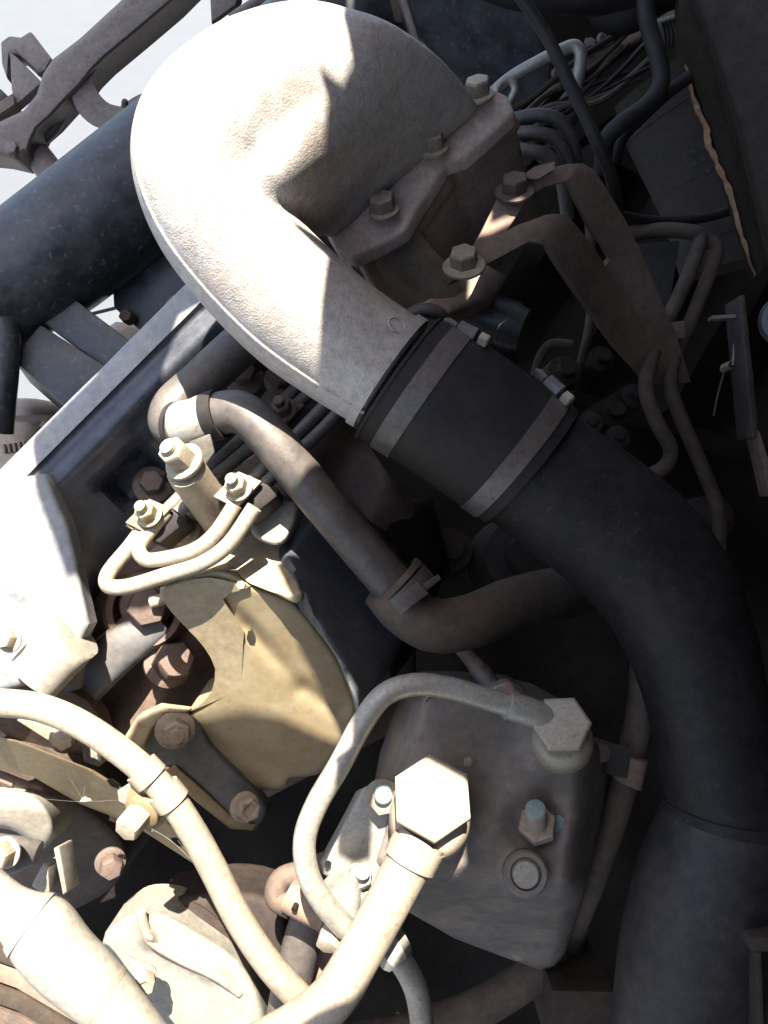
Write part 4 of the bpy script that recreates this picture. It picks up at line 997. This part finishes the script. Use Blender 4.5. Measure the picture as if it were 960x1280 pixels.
for k, (dx, dy, lab) in enumerate(((0, 0, 'topmost of three dusty pipes curving out from behind the manifold'), (-6, 22, 'middle of three dusty pipes curving out from behind the manifold'), (-14, 44, 'lowest of three dusty pipes curving out from behind the manifold'))):
    one('dusty_pipe', tube('dusty_pipe', [(640 + dx, 150 + dy * .8, .76), (672 + dx, 144 + dy, .75), (700 + dx, 152 + dy, .75), (716 + dx, 180 + dy, .76), (724 + dx, 230 + dy, .78)], 8.5, M['pipe_tan'], None, seg=14), lab, 'pipe', 'dusty pipes behind the manifold')
for k, (a, b, lab) in enumerate((((660, 190), (712, 120), 'straight grey rod nearer the manifold under the cross rail'), ((676, 200), (730, 128), 'straight grey rod farther from the manifold under the cross rail'))):
    one('straight_rod', tube('straight_rod', [(*a, .80), (*b, .81)], 8, M['hose_dusty'], None, n=2, seg=14), lab, 'rod', 'rods under the cross rail')
one('heater_hose', tube('heater_hose', [(806, -10, .70), (810, 30, .70), (822, 70, .70), (826, 105, .70), (808, 132, .70), (776, 155, .70), (758, 176, .71), (752, 215, .73)], 11, M['rubber'], None, seg=18), 'black heater hose dropping from the top edge and hooking left', 'hose')
one('branch_hose', tube('branch_hose', [(862, 96, .72), (832, 118, .72), (800, 148, .725), (778, 172, .73), (768, 205, .74)], 8, M['rubber'], None, seg=16), 'thinner black hose joining the heater hose from the right', 'hose')
ins = thing('filter_canister', (860, 220, .90), 'dusty grey-brown canister behind the torn panel edge', 'filter canister')
CN = [(764, 140, 884, 62, .86, .55), (800, 214, 918, 148, .86, .55), (832, 282, 948, 236, .865, .55), (852, 350, 970, 320, .87, .55)]
loft('barrel', CN, M['insul'], ins, n=6, seg=36)
for t0 in (.16, .5, .82): band('crimp', CN, t0, t0 + .022, M['insul'], ins, 1.015)
random.seed(21)
CNB = []
bmc = bmesh.new(); rings(bmc, loft_rings(CN, 6, 36)); bmesh.ops.recalc_face_normals(bmc, faces=bmc.faces); CNB = BVHTree.FromBMesh(bmc); bmc.free()
for k in range(12):
    x, y = 868 + (k % 4) * 13 + random.uniform(-3, 3), 190 + (k // 4) * 15 - (k % 4) * 6
    lc, nr = hit(CNB, x, y)
    if lc is None: continue
    d0 = depth_of(lc) - .0012; q = random.uniform(3.0, 5.0)
    prism('worn_print', [(x - q, y - 1.5, d0), (x + q * .3, y - 3.5, d0), (x + q, y - 1, d0), (x + q * .5, y + 3, d0), (x - q * .6, y + 2.5, d0)], FWD * .0006, M['steel_blue'], ins, bevel=0)
tp = thing('torn_panel', (900, 180, .80), 'brown side panel with a torn orange edge at the upper right', 'panel')
prism('panel', [(848, -30, .72), (866, -30, .72), (905, 130, .74), (958, 330, .77), (945, 348, .775), (915, 250, .76), (870, 110, .735), (850, 60, .725)], FWD * .012, M['plate_brown'], tp, bevel=.002)
prism('outer_sheet', [(858, -30, .70), (1010, -30, .66), (1010, 360, .70), (975, 360, .73), (925, 150, .71), (880, 20, .70)], FWD * .012, M['plate_brown'], tp, bevel=.002)
bm = bmesh.new(); A = []
random.seed(3)
tl0 = [(856, 82), (862, 100), (866, 122), (874, 142), (882, 160), (886, 182), (894, 200), (904, 222), (912, 240), (918, 262), (924, 285), (932, 310), (938, 330), (944, 346)]
tl = crom(tl0, 4)
for i, (x, y) in enumerate(tl):
    f = i / (len(tl) - 1)
    d = .73 + f * .042
    wd = (1.2 + 2.6 * math.sin(math.pi * min(1, f * 1.05)) ** .5) * random.uniform(.55, 1.25)
    j = random.uniform(-.6, .6) + .5 * math.sin(i * .9)
    A.append([P(x + j - wd, y, d), P(x + j + wd, y - 2, d - .003 - random.uniform(0, .003)), P(x + j + wd, y - 2, d + .006), P(x + j - wd, y, d + .006)])
rings(bm, A); build('torn_edge', bm, M['torn'], tp, bevel=.0006)
sg = thing('threaded_stub', (830, 42, .80), 'ribbed tan threaded stub poking out at the panel', 'fitting')
pr = []
for k in range(9):
    pr += [(.012, k * .0035), (.0145, k * .0035 + .0017)]
revolve('thread', (822, 46, .76), V(.95, .25, .1), pr + [(.010, .033)], M['pipe_tan'], sg, seg=20)

# pipes in the dark middle right
for nm, pts, r, m_, lab in (
    ('brown_pipe', [(770, 296, .80), (820, 288, .79), (862, 290, .785), (874, 300, .785), (862, 340, .78), (842, 385, .775), (826, 420, .77), (812, 455, .765), (808, 490, .76), (822, 530, .76), (838, 560, .765), (832, 582, .77), (806, 598, .78)], 9.5, 'hose_dusty', 'dim brown pipe bending down and hooking back in the dark right side'),
    ('brown_pipe', [(868, 298, .80), (892, 304, .795), (894, 320, .795), (880, 360, .79), (862, 405, .785), (844, 445, .78), (838, 480, .78), (850, 520, .78), (876, 580, .79), (898, 640, .81), (896, 700, .85), (880, 780, .9)], 9, 'hose_dusty', 'dim brown pipe farther right running on down behind the black pipe'),
    ('thin_dark_pipe', [(735, 260, .78), (740, 330, .80), (738, 400, .82), (720, 480, .86), (690, 600, .9)], 6, 'hose_dusty', 'thin upright dark pipe behind the slotted bracket'),
    ('wiring_loom', [(770, 268, .78), (820, 276, .79), (880, 272, .79), (930, 258, .80)], 6, 'rubber', 'black wiring loom crossing in front of the dusty canister'),
    ('dark_hook_pipe', [(668, 470, .74), (676, 445, .735), (690, 430, .73), (716, 431, .725)], 6, 'hose_dusty', 'short hooked dark pipe tip near the hose clamp'),
    ('dark_riser', [(600, 380, .76), (612, 440, .77), (640, 470, .78)], 8, 'hose_dusty', 'dark riser pipe below the plug barrel')):
    one(nm, tube(nm, pts, r, M[m_], None, seg=16), lab, 'pipe' if 'loom' not in nm else 'cable')
pb = thing('blue_plate', (820, 340, .85), 'dim blue-grey plate behind the two brown pipes', 'panel')
prism('plate', [(796, 305, .83), (850, 300, .83), (835, 395, .84), (812, 400, .84)], FWD * .01, M['steel_blue'], pb, bevel=.001)
pd = thing('pipe_bracket', (830, 410, .79), 'small dark bracket tying the two brown pipes together', 'bracket')
prism('plate', [(806, 408, .755), (856, 400, .76), (858, 422, .762), (812, 430, .757)], FWD * .015, M['bracket'], pd, bevel=.002)
ss = thing('upright_strip', (935, 450, .72), 'thin tan-edged steel strip standing at the right edge', 'bracket')
prism('strip', [(924, 370, .68), (931, 368, .68), (947, 520, .70), (946, 546, .70), (940, 546, .70)], FWD * .03, M['pipe_tan'], ss, bevel=.001)
prism('arm', [(890, 394, .70), (926, 392, .69), (926, 397, .69), (890, 399, .70)], FWD * .01, M['bracket'], ss, bevel=.001)
prism('foot', [(942, 530, .702), (950, 540, .702), (975, 620, .71), (962, 620, .71)], FWD * .02, M['bracket'], ss, bevel=.001)
spn = thing('return_spring', (912, 450, .74), 'small coil spring and wire hanging beside the steel strip', 'spring')
hx = []
for k in range(41):
    a = k / 40 * 2 * math.pi * 5
    hx.append((908 + 8 * math.cos(a) * .5 + k * .25 - 4, 461 - k * .12 + 5 * math.sin(a), .715 + .004 * math.cos(a)))
tube('coil', hx, 1.3, M['bolt'], spn, n=1, seg=8)
tube('wire', [(921, 402, .70), (918, 430, .705), (916, 456, .712)], 1.4, M['zinc'], spn, n=3, seg=8)
tube('tail', [(906, 462, .715), (898, 490, .72), (892, 520, .725)], 1.3, M['bolt_rust'], spn, n=3, seg=8)
rl = thing('right_disc', (965, 400, .70), 'edge of a dark round pulley at the right border', 'pulley')
revolve('disc', (985, 400, .68), V(-.6, 0, .8), [(m_px(32, .68), -.02), (m_px(34, .68), -.01), (m_px(34, .68), .004), (m_px(28, .68), .008), (m_px(14, .68), .008)], M['steel_blue'], rl, seg=32)
sr2 = thing('side_bar', (950, 1230, .60), 'dark steel bar edge in the lower right corner', 'bracket')
prism('bar', [(946, 1192, .545), (952, 1188, .545), (956, 1300, .55), (948, 1300, .55)], FWD * .02, M['plate_brown'], sr2, bevel=.001)
prism('cap', [(938, 1172, .543), (975, 1172, .543), (975, 1190, .543), (940, 1190, .543)], FWD * .02, M['plate_brown'], sr2, bevel=.001)

wb = thing('wire_bundle', (690, 150, .80), 'bundle of thin brown and grey wires behind the hairpin pipe', 'wire bundle')
random.seed(11)
for k in range(9):
    x0, y0 = 640 + random.uniform(-14, 20), 150 + random.uniform(-20, 40)
    x1, y1 = 800 + random.uniform(-30, 40), 60 + random.uniform(-30, 60)
    tube('wire', [(x0, y0, .80), (x0 + 40, y0 - 20 + random.uniform(-16, 16), .79), (.4 * x0 + .6 * x1, .4 * y0 + .6 * y1 + random.uniform(-20, 20), .79), (x1, y1, .80)], random.uniform(2.2, 4.5), M[random.choice(['hose_dusty', 'plate_brown', 'dark_block', 'rubber'])], wb, n=6, seg=8)
for k, (x, y) in enumerate(((668, 500), (702, 512), (738, 530), (772, 548), (700, 560), (738, 578), (775, 592), (664, 545))):
    dd = .80
    revolve('round_cap', P(x, y, dd), V(.05, .25, 1), [(m_px(17, dd), -.03), (m_px(17, dd), 0), (m_px(14, dd), .004), (m_px(7, dd), .005), (m_px(6.5, dd), .010), (m_px(5, dd), .011)], M['dark_block'], blk, seg=20)
